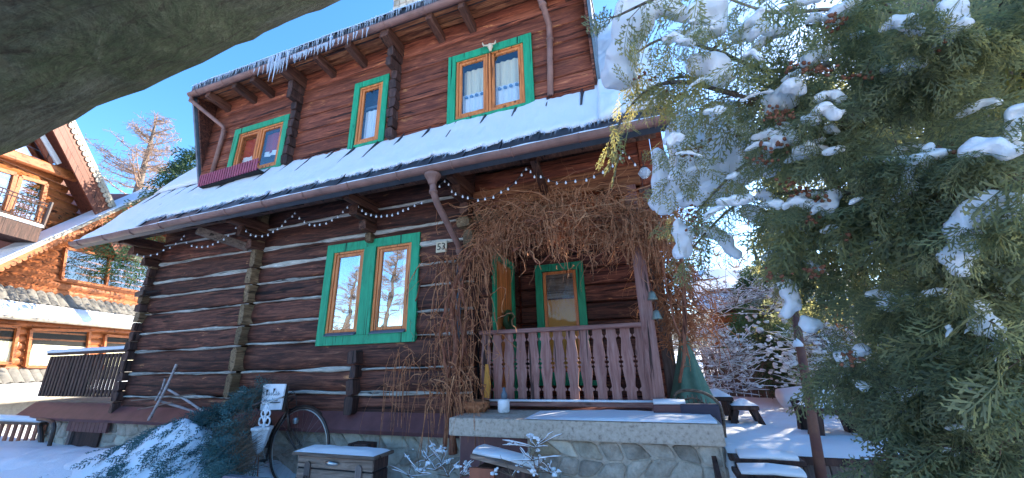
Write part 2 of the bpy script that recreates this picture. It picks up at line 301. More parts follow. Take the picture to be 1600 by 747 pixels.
# mossy overhead log
def moss_mat():
    m = mat('mossy_log', rough=.8, spec=.25); ns, l, b = nodes(m); tc = N(m, 'ShaderNodeTexCoord')
    def noi(sc, det=10, rough=.7, dis=0, vec=None):
        n = N(m, 'ShaderNodeTexNoise'); n.inputs['Scale'].default_value = sc; n.inputs['Detail'].default_value = det; n.inputs['Roughness'].default_value = rough; n.inputs['Distortion'].default_value = dis
        l.new(vec or tc.outputs['Object'], n.inputs[0]); return n
    mp = N(m, 'ShaderNodeMapping'); mp.inputs['Scale'].default_value = (1.6, 11, 11); l.new(tc.outputs['Object'], mp.inputs[0])
    a = noi(7, 12, .75, 1.5); g = noi(2.2, 6, .6, .5); st = noi(1.6, 12, .78, 2.2, mp.outputs[0]); f = noi(55, 6, .7)
    r1 = ramp(m, [(.28,(.004,.010,.005)),(.46,(.012,.026,.012)),(.58,(.024,.038,.022)),(.7,(.06,.075,.06)),(.82,(.24,.26,.25))]); l.new(a.outputs[0], r1.inputs[0])
    r2 = ramp(m, [(.3,(.006,.009,.008)),(.47,(.018,.026,.024)),(.6,(.038,.05,.048)),(.78,(.18,.2,.2))]); l.new(st.outputs[0], r2.inputs[0])
    rg = ramp(m, [(.42,(0,0,0)),(.58,(1,1,1))]); l.new(g.outputs[0], rg.inputs[0]); mx = N(m, 'ShaderNodeMixRGB'); l.new(rg.outputs[0], mx.inputs[0]); l.new(r1.outputs[0], mx.inputs[1]); l.new(r2.outputs[0], mx.inputs[2])
    fr = ramp(m, [(.35,(.55,.55,.55)),(.65,(1.35,1.35,1.35))]); l.new(f.outputs[0], fr.inputs[0]); mu = N(m, 'ShaderNodeMixRGB', blend_type='MULTIPLY'); mu.inputs[0].default_value = 1; l.new(mx.outputs[0], mu.inputs[1]); l.new(fr.outputs[0], mu.inputs[2]); cr = ramp(m, [(.40,(.12,.12,.12)), (.46,(1,1,1))]); l.new(st.outputs[0], cr.inputs[0]); mu2 = N(m, 'ShaderNodeMixRGB', blend_type='MULTIPLY'); mu2.inputs[0].default_value = .85; l.new(mu.outputs[0], mu2.inputs[1]); l.new(cr.outputs[0], mu2.inputs[2]); l.new(mu2.outputs[0], b.inputs['Base Color'])
    b1 = N(m, 'ShaderNodeBump'); b1.inputs['Strength'].default_value = .9; b1.inputs['Distance'].default_value = .05; l.new(st.outputs[0], b1.inputs['Height'])
    b2 = N(m, 'ShaderNodeBump'); b2.inputs['Strength'].default_value = .8; b2.inputs['Distance'].default_value = .02; l.new(a.outputs[0], b2.inputs['Height']); l.new(b1.outputs[0], b2.inputs['Normal'])
    b3 = N(m, 'ShaderNodeBump'); b3.inputs['Strength'].default_value = .5; b3.inputs['Distance'].default_value = .006; l.new(f.outputs[0], b3.inputs['Height']); l.new(b2.outputs[0], b3.inputs['Normal']); l.new(b3.outputs[0], b.inputs['Normal']); return m
M['moss'] = moss_mat()

# ================================================================ GROUND
def ground_h(x, y):
    z = -1.62
    a = min(1, max(0, (x-.2)/.5))*min(1, max(0, (y-4.35)/.15)) if x < 6 else min(1, max(0, (y-4.0)/.6))
    z += a*.72
    b = math.exp(-(((x+7.6)/2.6)**2+((y-3.9)/.8)**2)); z += b*.42                # mound under the juniper
    b = math.exp(-(((x+11)/2.0)**2+((y-4.0)/.7)**2)); z += b*.30
    if y > 9: z += min(1.2, (y-9)*.06)
    return z+.04*nz(x*.8, y*.8)+.015*nz(x*3, y*3)
def grid(xs, ys, fn):
    vs = [(x, y, fn(x, y)) for y in ys for x in xs]; n = len(xs)
    fs = [(j*n+i, j*n+i+1, (j+1)*n+i+1, (j+1)*n+i) for j in range(len(ys)-1) for i in range(n-1)]
    return vs, fs
xs = [-900,-300,-120,-60,-40]+[-30+.25*i for i in range(193)]+[24,40,120,300,900]
ys = [-600,-150,-40,-12,-5,-2]+[.25*i for i in range(60)]+[15,16,18,20,24,30,40,60,120,300,900]
g = MB(); g.add(*grid(xs, ys, ground_h)); tag(g.build('snowy_ground', M['snow'], None, smooth=True), kind='structure')

def hill_mat():
    m = mat('added_hill_cover', rough=.9); ns, l, b = nodes(m); tc = N(m, 'ShaderNodeTexCoord'); n1 = N(m, 'ShaderNodeTexNoise'); n1.inputs['Scale'].default_value = .12; n1.inputs['Detail'].default_value = 12; n1.inputs['Roughness'].default_value = .75
    l.new(tc.outputs['Object'], n1.inputs[0]); r = ramp(m, [(.4,(.02,.035,.02)),(.52,(.06,.06,.045)),(.62,(.6,.62,.65))]); l.new(n1.outputs[0], r.inputs[0]); l.new(r.outputs[0], b.inputs['Base Color']); return m
hv = []; hf = []; nh = 120
for i in range(nh+1):
    a = math.radians(95+290*i/nh)
    for j, (rr, hh) in enumerate(((110,0),(150,.45),(200,.85),(260,1),(330,.6),(420,0))):
        h = (26+16*nz(a*2.5,1)+6*nz(a*9,2))*hh+2*nz(a*40,rr)*(0<hh); hv.append((rr*math.sin(a), rr*math.cos(a), -3+h))
for i in range(nh):
    for j in range(5): hf.append((i*6+j, i*6+j+1, i*6+j+7, i*6+j+6))
tag(MB().add(hv, hf).build('added_horizon_hills', hill_mat(), None, smooth=True), kind='structure')  # hills added to keep the pale horizon sky out of window reflections
# ================================================================ HOUSE
H = empty('log_house', (-5, 5, -1.6), 'old dark log house with green window frames, long snowy skirt roof and icicles', 'house')
F = 5.0
def log_mb(x0, x1, z0, z1, yf=F-.06, dp=.16, amp=.014, seed=0, flat=False):
    h = z1-z0; n = max(3, int((x1-x0)/.35)); sd = seed*7.3
    prof = [(dp, 1), (.045, .985), (.012, .86), (0, .62), (-.004, .4), (.014, .14), (.05, .02), (dp, 0)]
    if flat: prof = [(dp, 1), (.02, .99), (.004, .95), (0, .62), (0, .4), (.004, .07), (.02, .01), (dp, 0)]
    vs = []; fs = []; k = len(prof)
    for i in range(n+1):
        x = x0+(x1-x0)*i/n
        for d, t in prof:
            e = amp*nz(x*1.1+sd, t*2, sd) if 0 < t < 1 else 0
            vs.append((x, yf+d+e*.8, z0+h*t+(amp*1.3*nz(x*.8+sd, t*3+5) if d < .1 else 0)))
    for i in range(n):
        for j in range(k-1): fs.append((i*k+j, (i+1)*k+j, (i+1)*k+j+1, i*k+j+1))
    fs += [tuple(range(k)), tuple(range(n*k, n*k+k))[::-1]]
    m = MB(); m.add(vs, fs); return m
def chink_mb(x0, x1, z, w, yf=F-.045, seed=0, slope=0):
    n = int((x1-x0)/.12)+2; vs = []; fs = []
    for i in range(n+1):
        x = x0+(x1-x0)*i/n; ww = w*.9*(.75+1.2*nz(x*1.1+seed*3.1, seed)+.4*nz(x*5, seed)); zz = z+.03*nz(x*.7, seed+4)+.012*nz(x*3, seed)+slope*(x-x0)
        o = .008*nz(x*8, seed)
        vs += [(x, yf+.05, zz+ww*.5), (x, yf-.012+o, zz+ww*.32), (x, yf-.03+o, zz-ww*.2), (x, yf+.05, zz-ww*.55)]
    for i in range(n):
        for j in range(3): fs.append((i*4+j, (i+1)*4+j, (i+1)*4+j+1, i*4+j+1))
    m = MB(); m.add(vs, fs); return m
seamsL = [3.05, 2.6, 2.17, 1.76, 1.45, 1.10, .70, .35, -.08, -.50, -.72]
seamsR = [3.0, 2.55, 2.12, 1.79, 1.47, 1.12, .73, .38, -.08, -.42, -.72]
for bay, (x0, x1, ss) in enumerate(((-9.85, -6.86, seamsL), (-6.74, -2.32, seamsR))):
    for i in range(len(ss)-1):
        z1, z0 = ss[i], ss[i+1]
        segs = [(x0, x1)]
        if bay == 1 and z1 < 2.0 and z0 > .3: segs = [(x0, -5.0), (-3.38, x1)]
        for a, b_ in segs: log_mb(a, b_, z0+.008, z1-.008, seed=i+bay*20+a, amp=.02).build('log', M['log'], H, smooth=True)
        if i > 0:
            zz = z1; sg = [(x0, x1)]
            if bay == 1 and .3 < zz < 2.0: sg = [(x0, -5.14), (-3.26, x1)]
            for a, b_ in sg: chink_mb(a, b_, zz, [.05,.06,.11,.10,.075,.06,.06,.055,.07,.07][i], seed=i+bay*9+a).build('chinking', M['chink'], H, smooth=True)
MB().box((-9.9, F+.09, -1.7), (-2.3, F+.14, 3.0)).build('wall_backing', M['dark'], H)
# interlocked log ends
def log_end(x, z0, z1, y0, w, m='logend', taper=.8):
    h = z1-z0; mb = MB(); a = rnd(-.02, .02); w1 = w*rnd(.8, 1.1)
    pr = [(-.5,.12),(-.38,0),(.38,0),(.5,.14),(.46,.86),(.3,1),(-.32,1),(-.5,.84)]
    r1 = [V(x+a+px*w1*rnd(.85,1.05), y0+rnd(-.02,.02), z0+h*pz*rnd(.97,1.0)) for px, pz in pr]
    r2 = [V(x+px*w, F+.02, z0+h*pz) for px, pz in pr]
    mb.add(r1+r2, [tuple(range(8)), tuple(range(8,16))[::-1]]+[(i,(i+1)%8,(i+1)%8+8,i+8) for i in range(8)])
    return mb.build('log_end', M[m], H)
for i in range(len(seamsL)-1): log_end(-6.8, seamsL[i+1]+.015, seamsL[i]-.015, F-.2, .13)
zz = 2.5
while zz > -.7:
    h = rnd(.16, .24); log_end(-9.93, max(zz-h, -.8), zz, F-.17, .17, 'board_z' if random.random() < .6 else 'logend'); zz -= h+.01
for z0, z1 in ((.0,.2),(-.2,-.02),(-.44,-.21),(-.7,-.45)): log_end(-4.25, z0, z1, F-.2, .14, 'board_z')
# stepped brackets of log ends carrying the eave purlin
for bx in (-9.9, -6.8, -4.22, -2.38):
    for k, (z0, z1, yy) in enumerate(((2.47,2.66,4.25),(2.28,2.46,4.45),(2.1,2.27,4.68))):
        log_end(bx, z0, z1, yy, .16, 'beam_y')
log_end(-4.22, 1.93, 2.09, 4.82, .13)
log_end(-2.42, 1.93, 2.1, 4.8, .2); log_end(-2.35, 1.62, 1.9, 4.84, .2)
MB().tube([V(-10.6,4.45,2.68), V(-6,4.44,2.67), V(0.4,4.45,2.68)], .085, 10).build('purlin', M['beam_y'], H, smooth=True)
for x in (-8.9,-8.0,-7.4,-6.1,-5.3,-3.3): MB().beam(V(x, 4.16, 2.55), V(x, 5.0, 2.98), .12, .14).build('rafter', M['board_z'], H)
MB().beam(V(-7.6,4.25,2.42), V(-7.1,4.9,2.2), .12, .13).build('brace', M['greybrown'], H)
# porch front beam and boards above it
MB().box((-2.3, 4.86, 2.2), (.16, 5.04, 2.5)).build('porch_beam', M['soffit'], H, bevel=.012)
log_mb(-2.3, .2, 2.51, 2.86, seed=3).build('log', M['log_red'], H, smooth=True)
MB().box((-.32, 4.8, 2.05), (-.02, 5.06, 2.19)).build('beam_block', M['soffit'], H, bevel=.01)
MB().box((-2.3, 4.9, 2.02), (-1.9, 5.04, 2.19)).build('beam_block', M['logend'], H, bevel=.02)
for k in range(4): MB().box((-.15+k*.17, 4.93+.01*(k%2), 2.2), (.01+k*.17, 5.0, 2.95)).build('board', M['log_red'], H)
MB().beam(V(-1.15,4.3,2.55), V(-1.15,4.98,2.25), .09, .1).build('rafter', M['beam_y'], H)
# soffit of the skirt roof
ns = 7
for k in range(ns):
    a0, a1 = k/ns, (k+1)/ns; y0 = 4.06+.98*a0; y1 = 4.06+.98*a1-.012
    MB().add([V(-10.9,y0,2.46+.62*a0), V(.6,y0,2.46+.62*a0), V(.6,y1,2.46+.62*a1), V(-10.9,y1,2.46+.62*a1),
              V(-10.9,y0,2.49+.62*a0), V(.6,y0,2.49+.62*a0), V(.6,y1,2.49+.62*a1), V(-10.9,y1,2.49+.62*a1)],
             [(0,1,2,3),(4,7,6,5),(0,4,5,1),(1,5,6,2),(2,6,7,3),(3,7,4,0)]).build('soffit_board', M['soffit'], H)
# skirt roof: metal slab
def zr(y): return 2.5+1.49*(y-4.0)
MB().prism([V(-11,3.98,2.47), V(-11,5.12,2.47+1.49*1.14), V(-11,5.2,2.47+1.49*1.14-.05), V(-11,4.06,2.42)], (11.6,0,0)).build('roof', M['roofmetal'], H)
# main roof to the right of the dormer and behind
MB().prism([V(-.28,5.1,zr(5.1)-.02), V(-.28,7.6,zr(7.6)), V(-.28,7.6,zr(7.6)-.12), V(-.28,5.1,zr(5.1)-.16)], (.88,0,0)).build('roof', M['roofmetal'], H)
MB().prism([V(-11,5.1,zr(5.1)-.02), V(-11,7.6,zr(7.6)), V(-11,7.6,zr(7.6)-.12), V(-11,5.1,zr(5.1)-.16)], (1.8,0,0)).build('roof', M['roofmetal'], H)
MB().prism([V(-11,7.6,zr(7.6)), V(-11,11.2,2.4), V(-11,11.1,2.3), V(-11,7.6,zr(7.6)-.12)], (11.6,0,0)).build('roof', M['roofmetal'], H)
MB().box((-9.9,9.9,-1.7),(.2,10.1,3)).build('back_wall', M['log_red'], H)
MB().box((-9.95,5.1,-1.7),(-9.8,10,3)).build('side_wall', M['log'], H)
for k in range(12): MB().box((.05,6.6,-.9+k*.34),(.2,10,-.9+k*.34+.33)).build('side_log', M['log_red'], H, bevel=.02)
MB().prism([V(.05,5.2,3.0), V(.05,9.9,3.0), V(.05,7.6,7.0)], (.12,0,0)).build('gable', M['log_red'], H)
# seam ribs
x = -10.75
while x < .55:
    if x < -9.3: t1 = 7.0
    elif x > -.3: t1 = 7.0
    else: t1 = 5.08
    MB().beam(V(x,4.06,zr(4.06)+.0), V(x,t1,zr(t1)+.03), .02, .036, up=(0,-.83,.56)).build('roof_seam', M['roofmetal'], H); x += .54
# snow sheet of the skirt roof
def snow_sheet(x0, x1, f_lo, f_hi, th, nx, ny, name='snow_blanket', parent=None):
    nv = Vector((0,-.83,.557)); vs = []; fs = []
    top = []; n = nx+1
    for j in range(ny+1):
        for i in range(n):
            xx = x0+(x1-x0)*i/nx; lo = f_lo(xx); hi = f_hi(xx); y = lo+(hi-lo)*j/ny
            e = 0 if j in (0, ny) or i in (0, nx) else 1
            p = V(xx, y, zr(y))+nv*(th(xx, y, j/ny)*(.35+.65*e) if e or j == 0 else .012); vs.append(p)
    for j in range(ny):
        for i in range(nx): fs.append((j*n+i, j*n+i+1, (j+1)*n+i+1, (j+1)*n+i))
    b = len(vs)
    for i in range(n):
        xx = x0+(x1-x0)*i/nx; y = f_lo(xx)+.02; vs.append(V(xx, y, zr(y)+.005))
    for i in range(nx): fs.append((i+1, i, b+i, b+i+1))
    m = MB(); m.add(vs, fs); return m.build(name, M['snow'], parent, smooth=True)
def lo_edge(x):
    a = 4.215+.05*nz(x*1.3)+.045*nz(x*5,3)+.02*nz(x*17,8)
    if x < -9.2: a = 4.05
    return a+(.03 if (x*1.0) % .54 < .06 else 0)
def hi_edge(x): return 5.06+.03*nz(x*2,7)-(.12 if -4.0 < x < -2.9 else 0)-(.07*max(0,nz(x*1.5,9)))
def th_(x, y, t):
    s_ = abs(((x+10.75) % .54)-.0); s_ = min(s_, .54-s_)
    kk_ = int((x+10.75+.27)/.54); groove = max(0, 1-s_/.03)*(.045 if t > .72+.5*nz(kk_*1.7,2) else 0)*(1 if nz(kk_*2.9,5) > -.28 else .2)
    return .05-.03*t+.02*nz(x*2.1, y*2.4)+.012*nz(x*6, y*6)+.006*nz(x*15,y*15)-groove-.03*max(0,nz(x*.8+4,y*1.6,3))
sn = snow_sheet(-10.98, -.25, lo_edge, hi_edge, th_, 540, 16); tag(sn, 'smooth snow blanket lying on the long skirt roof below the dormer windows', 'snow', kind='stuff')
sn = snow_sheet(-.26, .62, lo_edge, lambda x: 7.5, lambda x, y, t: .1+.07*nz(x*3, y*2.5)+.03*nz(x*9, y*9)+.05*(x+.3), 30, 70)
tag(sn, 'lumpy deep snow on the steep roof strip right of the dormer', 'snow', kind='stuff')
sn = snow_sheet(-10.98, -9.25, lambda x: 5.05, lambda x: 7.5, lambda x, y, t: .08+.03*nz(x*2, y*2), 12, 20)
tag(sn, 'thin snow on the far left roof strip beyond the dormer', 'snow', kind='stuff')
# gutters, half-round with brackets
def gutter(x0, x1, y, z, r, zs=0):
    mb = MB(); n = 8; k = 60; vs = []; fs = []
    for i in range(k+1):
        x = x0+(x1-x0)*i/k; dz = zs*i/k+.006*nz(x*2)
        for j in range(n+1):
            a = math.pi+math.pi*j/n; vs.append((x, y+r*math.cos(a), z+r*math.sin(a)+dz))
        for j in range(n, -1, -1):
            a = math.pi+math.pi*j/n; vs.append((x, y+(r-.01)*math.cos(a), z+(r-.01)*math.sin(a)+dz))
    w = 2*n+2
    for i in range(k):
        for j in range(w): fs.append((i*w+j, i*w+(j+1)%w, (i+1)*w+(j+1)%w, (i+1)*w+j))
    fs += [tuple(range(w)), tuple(range(k*w, k*w+w))]
    mb.add(vs, fs); o = mb.build('gutter', M['gutter'], H)
    x = x0+.3
    while x < x1:
        c = MB(); c.tube([V(x, y+(r+.006)*math.cos(math.pi+math.pi*j/8), z+(r+.006)*math.sin(math.pi+math.pi*j/8)) for j in range(9)], .008, 5)
        q = c.build('gutter_bracket', M['gutter'], H); x += .85
gutter(-10.98, .62, 3.98, 2.53, .075)
sg = MB(); pts = [V(x, 3.99, 2.545+.012*nz(x*3)) for x in np.linspace(-10.9, .6, 120)]
sg.tube(pts, [.058+.012*nz(p.x*4,2) for p in pts], 8, sq=.6); sg.build('gutter_snow', M['snow'], H, smooth=True)
# icicles
def icicles(name, specs, slide=0):
    P = []; R = []
    for p, L, r in specs:
        w = rnd(-.01, .01); P.append([(p[0]+w*t, p[1]+w*t*.5-slide*L*t, p[2]-L*t*(1 if not slide else .9)) for t in (0, .25, .5, .75, 1)]); R.append([r, r*.85, r*.62, r*.38, r*.06])
    v, f = strands(P, np.array(R), 5); o = np_mesh(name, v, f, M['ice'], H, smooth=True); o['kind'] = 'stuff'; return o
sp = []
for _ in range(700):
    x = rnd(-10, .6); dens = .5+.8*nz(x*.9, 4)
    if random.random() > dens+.2: continue
    y = lo_edge(x)-.01; L = abs(random.gauss(0, .05))+.02
    if x > -2: L *= 1.3
    sp.append((V(x, y-.03, zr(y)+.025), min(L*1.1, .15), .005))
icicles('icicles', sp, .56)
# dormer walls: horizontal hewn planks
DZ = [3.6, 3.98, 4.3, 4.62, 4.98, 5.34, 5.7, 6.2]
holes = [(-8.18,-6.8,3.9,5.05),(-4.86,-4.28,3.9,5.3),(-2.72,-1.38,3.9,5.24)]
for i in range(len(DZ)-1):
    z0, z1 = DZ[i], DZ[i+1]; xs_ = [-9.2]
    for hx0, hx1, hz0, hz1 in holes:
        if z0 >= hz0-.05 and z1 <= hz1+.25 and z0 < hz1-.05: xs_ += [hx0, hx1]
    xs_.append(-.3)
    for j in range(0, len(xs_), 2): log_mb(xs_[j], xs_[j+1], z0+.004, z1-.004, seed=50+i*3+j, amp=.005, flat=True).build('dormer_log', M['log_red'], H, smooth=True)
MB().box((-9.2, F+.6, 3.6), (-.3, F+.65, 6.3)).build('wall_backing', M['dark'], H)

for (bx, n) in ((-6.45, 9), (-3.95, 9)):
    for k in range(n):
        z1 = 5.75-k*.21; log_end(bx, z1-.2, z1, F-(.36 if k < 2 else .2), .15, 'board_z')
# dormer cheeks (projecting side boards), flashing outside
for cx_, sgn in ((-9.24, -1), (-.3, 1)):
    MB().prism([V(cx_,4.5,6.05), V(cx_,5.06,3.9), V(cx_,5.4,4.4), V(cx_,5.4,6.2)], (.04,0,0)).build('cheek_board', M['log'], H)
    mb = MB(); mb.prism([V(cx_+sgn*.05,4.44,6.08), V(cx_+sgn*.05,5.05,3.86), V(cx_+sgn*.05,5.12,3.95), V(cx_+sgn*.05,4.56,6.1)], (sgn*.05+.0,0,0)); mb.build('cheek_flashing', M['flash'], H)
    MB().prism([V(cx_+sgn*.06,4.5,6.05), V(cx_+sgn*.06,5.12,3.95), V(cx_+sgn*.06,7.5,zr(7.5)), V(cx_+sgn*.06,6.5,6.9)], (sgn*.02,0,0)).build('cheek_metal', M['flash'], H)
# dormer eave soffit, rafters, roof, gutter
for k in range(4):
    y0 = 4.42+.16*k; z0 = 6.0+.035*k
    MB().box((-9.2, y0, z0), (-.25, y0+.15, z0+.03)).build('soffit_board', M['soffit'], H)
for x in (-8.75,-7.9,-7.35,-6.45,-5.6,-4.8,-3.95,-3.0,-2.35,-1.0,-.55):
    big = x in (-6.45,-3.95); MB().beam(V(x, 4.44, 5.93), V(x, 5.0, 5.86), .19 if big else .13, .27 if big else .17).build('rafter', M['beam_y'], H, bevel=.01)
MB().prism([V(-9.3,4.35,6.03), V(-9.3,7.6,6.95), V(-9.3,7.6,6.85), V(-9.3,4.42,5.98)], (9.1,0,0)).build('dormer_roof', M['roofmetal'], H)
MB().box((-9.3,4.40,6.03),(-.2,4.44,6.27)).build('fascia', M['roofmetal'], H)
gutter(-9.3, -.28, 4.40, 6.03, .075)
us = MB(); vs, fs = grid([-9.3+.06*i for i in range(152)], [4.36,4.4,4.5,4.8,5.4,6.5,7.6], lambda x, y: 6.25+.26*(y-4.36)+(.06 if y > 4.38 else -.01)+.02*nz(x*3,y)); us.add(vs, fs)
tag(us.build('snow_blanket', M['snow'], None, smooth=True), 'snow lying on the low dormer roof above the icicle row', 'snow', kind='stuff')
sp = []
for _ in range(620):
    x = rnd(-9.2, -.3); L = abs(random.gauss(.05, .045))+.02; sp.append((V(x, 4.36+rnd(-.01,.02), 6.255+rnd(-.01,.01)), min(L*1.7, .19), rnd(.005,.009)))
for _ in range(95):
    x = random.gauss(-5.75, .8)
    if -7.35 < x < -4.2: L = rnd(.05,.26)*(1.5 if abs(x+6.4) < .25 else 1); sp.append((V(x, 4.31, 5.985), L, rnd(.01,.018)))
for x, L in ((-6.62,.62),(-6.5,.68),(-6.42,.5),(-6.7,.42),(-6.2,.35),(-5.1,.3)): sp.append((V(x, 4.30, 6.12), L, .028))
icicles('icicles', sp)
# down pipes
def pipe(pts, r, label=None):
    P = [Vector(p) for p in pts]; o = MB().tube(P, r, 12).build('down_pipe', M['gutter'], H, smooth=True)
    for a in (1, len(P)-2): MB().tube([P[a]+V(0,0,.02), P[a]-V(0,0,.02)], r*1.25, 12).build('pipe_collar', M['gutter'], H, smooth=True)
def smoothpath(pts, n=5):
    P = [Vector(p) for p in pts]; out = []
    for i in range(len(P)-1):
        p0 = P[max(i-1,0)]; p1 = P[i]; p2 = P[i+1]; p3 = P[min(i+2,len(P)-1)]
        for k in range(n):
            t = k/n; out.append(.5*((2*p1)+(p2-p0)*t+(2*p0-5*p1+4*p2-p3)*t*t+(3*p1-p0-3*p2+p3)*t**3))
    out.append(P[-1]); return out
pipe([V(-9.25,4.4,6.0), V(-9.23,4.42,5.86), V(-8.66,4.86,5.3), V(-8.63,4.87,5.18), V(-8.78,4.92,4.05)], .045)
pipe([at(840,-12,4.42), at(848,8,4.5), at(858,38,4.85), at(859,62,4.87), at(860,148,4.9)], .05)
MB().lathe(at(676,275,3.99)-V(0,0,.07), [(.05,-.06),(.07,.0),(.11,.06),(.115,.09)], 12).build('gutter_outlet', M['gutter'], H)
pipe([at(676,280,3.99), at(677,300,4.0), at(683,318,4.08), at(716,382,4.78), at(718,392,4.84), at(719,414,4.86)], .045)
MB().tube([at(719,400,4.86), at(716,470,4.86), at(712,600,4.86)], .042, 12).build('down_pipe', M['flash'], H, smooth=True)
# chimney
ch = MB(); ch.add([V(-5.95,6.9,7.0),V(-5.0,6.9,7.0),V(-5.0,7.7,7.0),V(-5.95,7.7,7.0),V(-5.9,6.95,11.2),V(-5.05,6.95,11.2),V(-5.05,7.6,11.2),V(-5.9,7.6,11.2)],
 [(0,3,2,1),(4,5,6,7),(0,1,5,4),(1,2,6,5),(2,3,7,6),(3,0,4,7)]); c_ = ch.build('chimney', M['mortar'], H)
for r in range(12):
    for k in range(4):
        x0 = -5.93+.235*k+rnd(0,.02); z0 = 8.6+r*.21; s = MB()
        s.box((x0, 6.9, z0), (x0+.21, 6.96, z0+.18)); s.build('stone', M['stone2'], H, bevel=.02)
# ---- windows
def frame_mb(x0, x1, z0, z1, w, y0, y1, wb=None, wl=None, wr=None, wt=None):
    wb = w if wb is None else wb; wl = w if wl is None else wl; wr = w if wr is None else wr; wt = w if wt is None else wt
    m = MB(); m.box((x0,y0,z0),(x0+wl,y1,z1)); m.box((x1-wr,y0,z0),(x1,y1,z1))
    m.box((x0+wl,y0+.002,z1-wt),(x1-wr,y1,z1)); m.box((x0+wl,y0+.002,z0),(x1-wr,y1,z0+wb)); return m
def curtain_mb(x0, x1, z0, z1, y, amp=.02, fr=34, n=60):
    vs = []; fs = []
    for i in range(n+1):
        x = x0+(x1-x0)*i/n; o = amp*math.sin(fr*x+2*nz(x*3))
        vs += [(x, y+o, z0), (x, y+o*.6, z1)]
    for i in range(n): fs.append((2*i, 2*i+2, 2*i+3, 2*i+1))
    m = MB(); m.add(vs, fs); return m
def window(x0, x1, z0, z1, panes, trim, yf=F-.085, gl='glass', curt=None, twb=None):
    w = frame_mb(x0, x1, z0, z1, trim, yf, F+.0, wb=twb).build('window', M['green'], H, bevel=.004)
    for (a, b_, c, d) in panes:
        # outer frame, sash, glass
        frame_mb(a, b_, c, d, .045, yf+.025, F+.01).build('frame', M['orange'], w, bevel=.003)
        frame_mb(a+.05, b_-.05, c+.05, d-.05, .05, yf+.04, F+.0).build('sash', M['orange'], w, bevel=.004)
        MB().box((a+.09, yf+.062, c+.09), (b_-.09, yf+.068, d-.09)).build('pane', M[gl], w)
        if curt: curt(w, a+.08, b_-.08, c+.08, d-.08)
        else:
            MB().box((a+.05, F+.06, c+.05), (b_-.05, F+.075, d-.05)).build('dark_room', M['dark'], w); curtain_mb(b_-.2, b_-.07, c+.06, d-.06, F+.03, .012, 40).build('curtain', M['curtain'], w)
    return w
w = window(-5.14, -3.26, .29, 2.0, [(-4.99,-4.34,.44,1.86),(-4.09,-3.42,.44,1.86)], .15)
MB().box((-4.335, F-.09, .43), (-4.095, F, 1.87)).build('mullion', M['green'], w, bevel=.004)
for a, b_ in ((-4.99,-4.34),(-4.09,-3.42)): MB().add([V(a+.02,F-.12,.445),V(b_-.02,F-.12,.445),V(b_-.02,F-.06,.485),V(a+.02,F-.06,.485),V(a+.02,F-.12,.435),V(b_-.02,F-.12,.435),V(b_-.02,F-.02,.435),V(a+.02,F-.02,.435)],[(0,1,2,3),(0,4,5,1),(4,7,6,5),(0,3,7,4),(1,5,6,2)]).build('sill', M['flash'], w)
def curt3(w, a, b_, c, d):
    curtain_mb(a, b_, c+.45, d-.06, F+.10, .018, 55).build('curtain', M['curtain'], w)
    curtain_mb(a, b_, c, c+.47, F+.06, .012, 60).build('lace', M['lace'], w)
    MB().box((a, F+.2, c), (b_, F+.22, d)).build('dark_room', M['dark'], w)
    for k in range(4): 
        xx = a+.03+(b_-a-.06)*(k+.5)/4; MB().lathe(V(xx, F+.035, c+.40), [(.0,-.02),(.03,-.02),(.035,.0),(.02,.02),(.0,.02)], 8).build('pattern', paintblue, w)
paintblue = mat('blue_lace_pattern', (.15,.3,.5), .9)
def curt1(w, a, b_, c, d):
    curtain_mb(a, b_, d-.55, d-.05, F+.07, .015, 22).build('red_curtain', M['redcloth'], w)
    curtain_mb(a, b_, d-.62, d-.5, F+.065, .015, 30).build('lace_hem', M['lace'], w)
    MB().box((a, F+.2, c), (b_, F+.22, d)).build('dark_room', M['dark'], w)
def curt2(w, a, b_, c, d):
    curtain_mb(a, b_, c, c+.72, F+.07, .015, 50).build('lace', M['lace'], w)
    MB().box((a, F+.06, d-.38), (b_, F+.07, d-.33)).build('rod', M['flash'], w)
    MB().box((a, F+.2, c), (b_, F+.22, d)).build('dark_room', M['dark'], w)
w3 = window(-2.84, -1.25, 3.9, 5.35, [(-2.68,-2.06,3.98,5.22),(-2.05,-1.41,3.98,5.22)], .15, gl='glass2', curt=curt3, twb=.06)
w1 = window(-8.32, -6.68, 3.9, 5.17, [(-8.17,-7.52,3.98,5.04),(-7.51,-6.83,3.98,5.04)], .14, gl='glass2', curt=curt1, twb=.06)
w2 = window(-4.98, -4.15, 3.9, 5.42, [(-4.84,-4.3,3.98,5.29)], .13, gl='glass2', curt=curt2, twb=.06)
# the little skull over the right dormer window
sk = MB(); c = at(766,72,4.86); s0 = []
sk.lathe(c-V(0,0,.05), [(.0,-.06),(.025,-.05),(.03,-.01),(.05,.03),(.045,.07),(.0,.09)], 10)
sk.tube(smoothpath([c+V(-.03,0,.03), c+V(-.12,0,.05), c+V(-.15,0,.13)]), [.016]*8+[.012,.01,.005], 6); sk.tube(smoothpath([c+V(.03,0,.03), c+V(.09,0,.03), c+V(.1,0,.09)]), [.014]*8+[.01,.008,.004], 6)
single(sk, 'ram_skull', M['plate'], 'small pale horned skull fixed above the right dormer window', 'ornament', smooth=True)
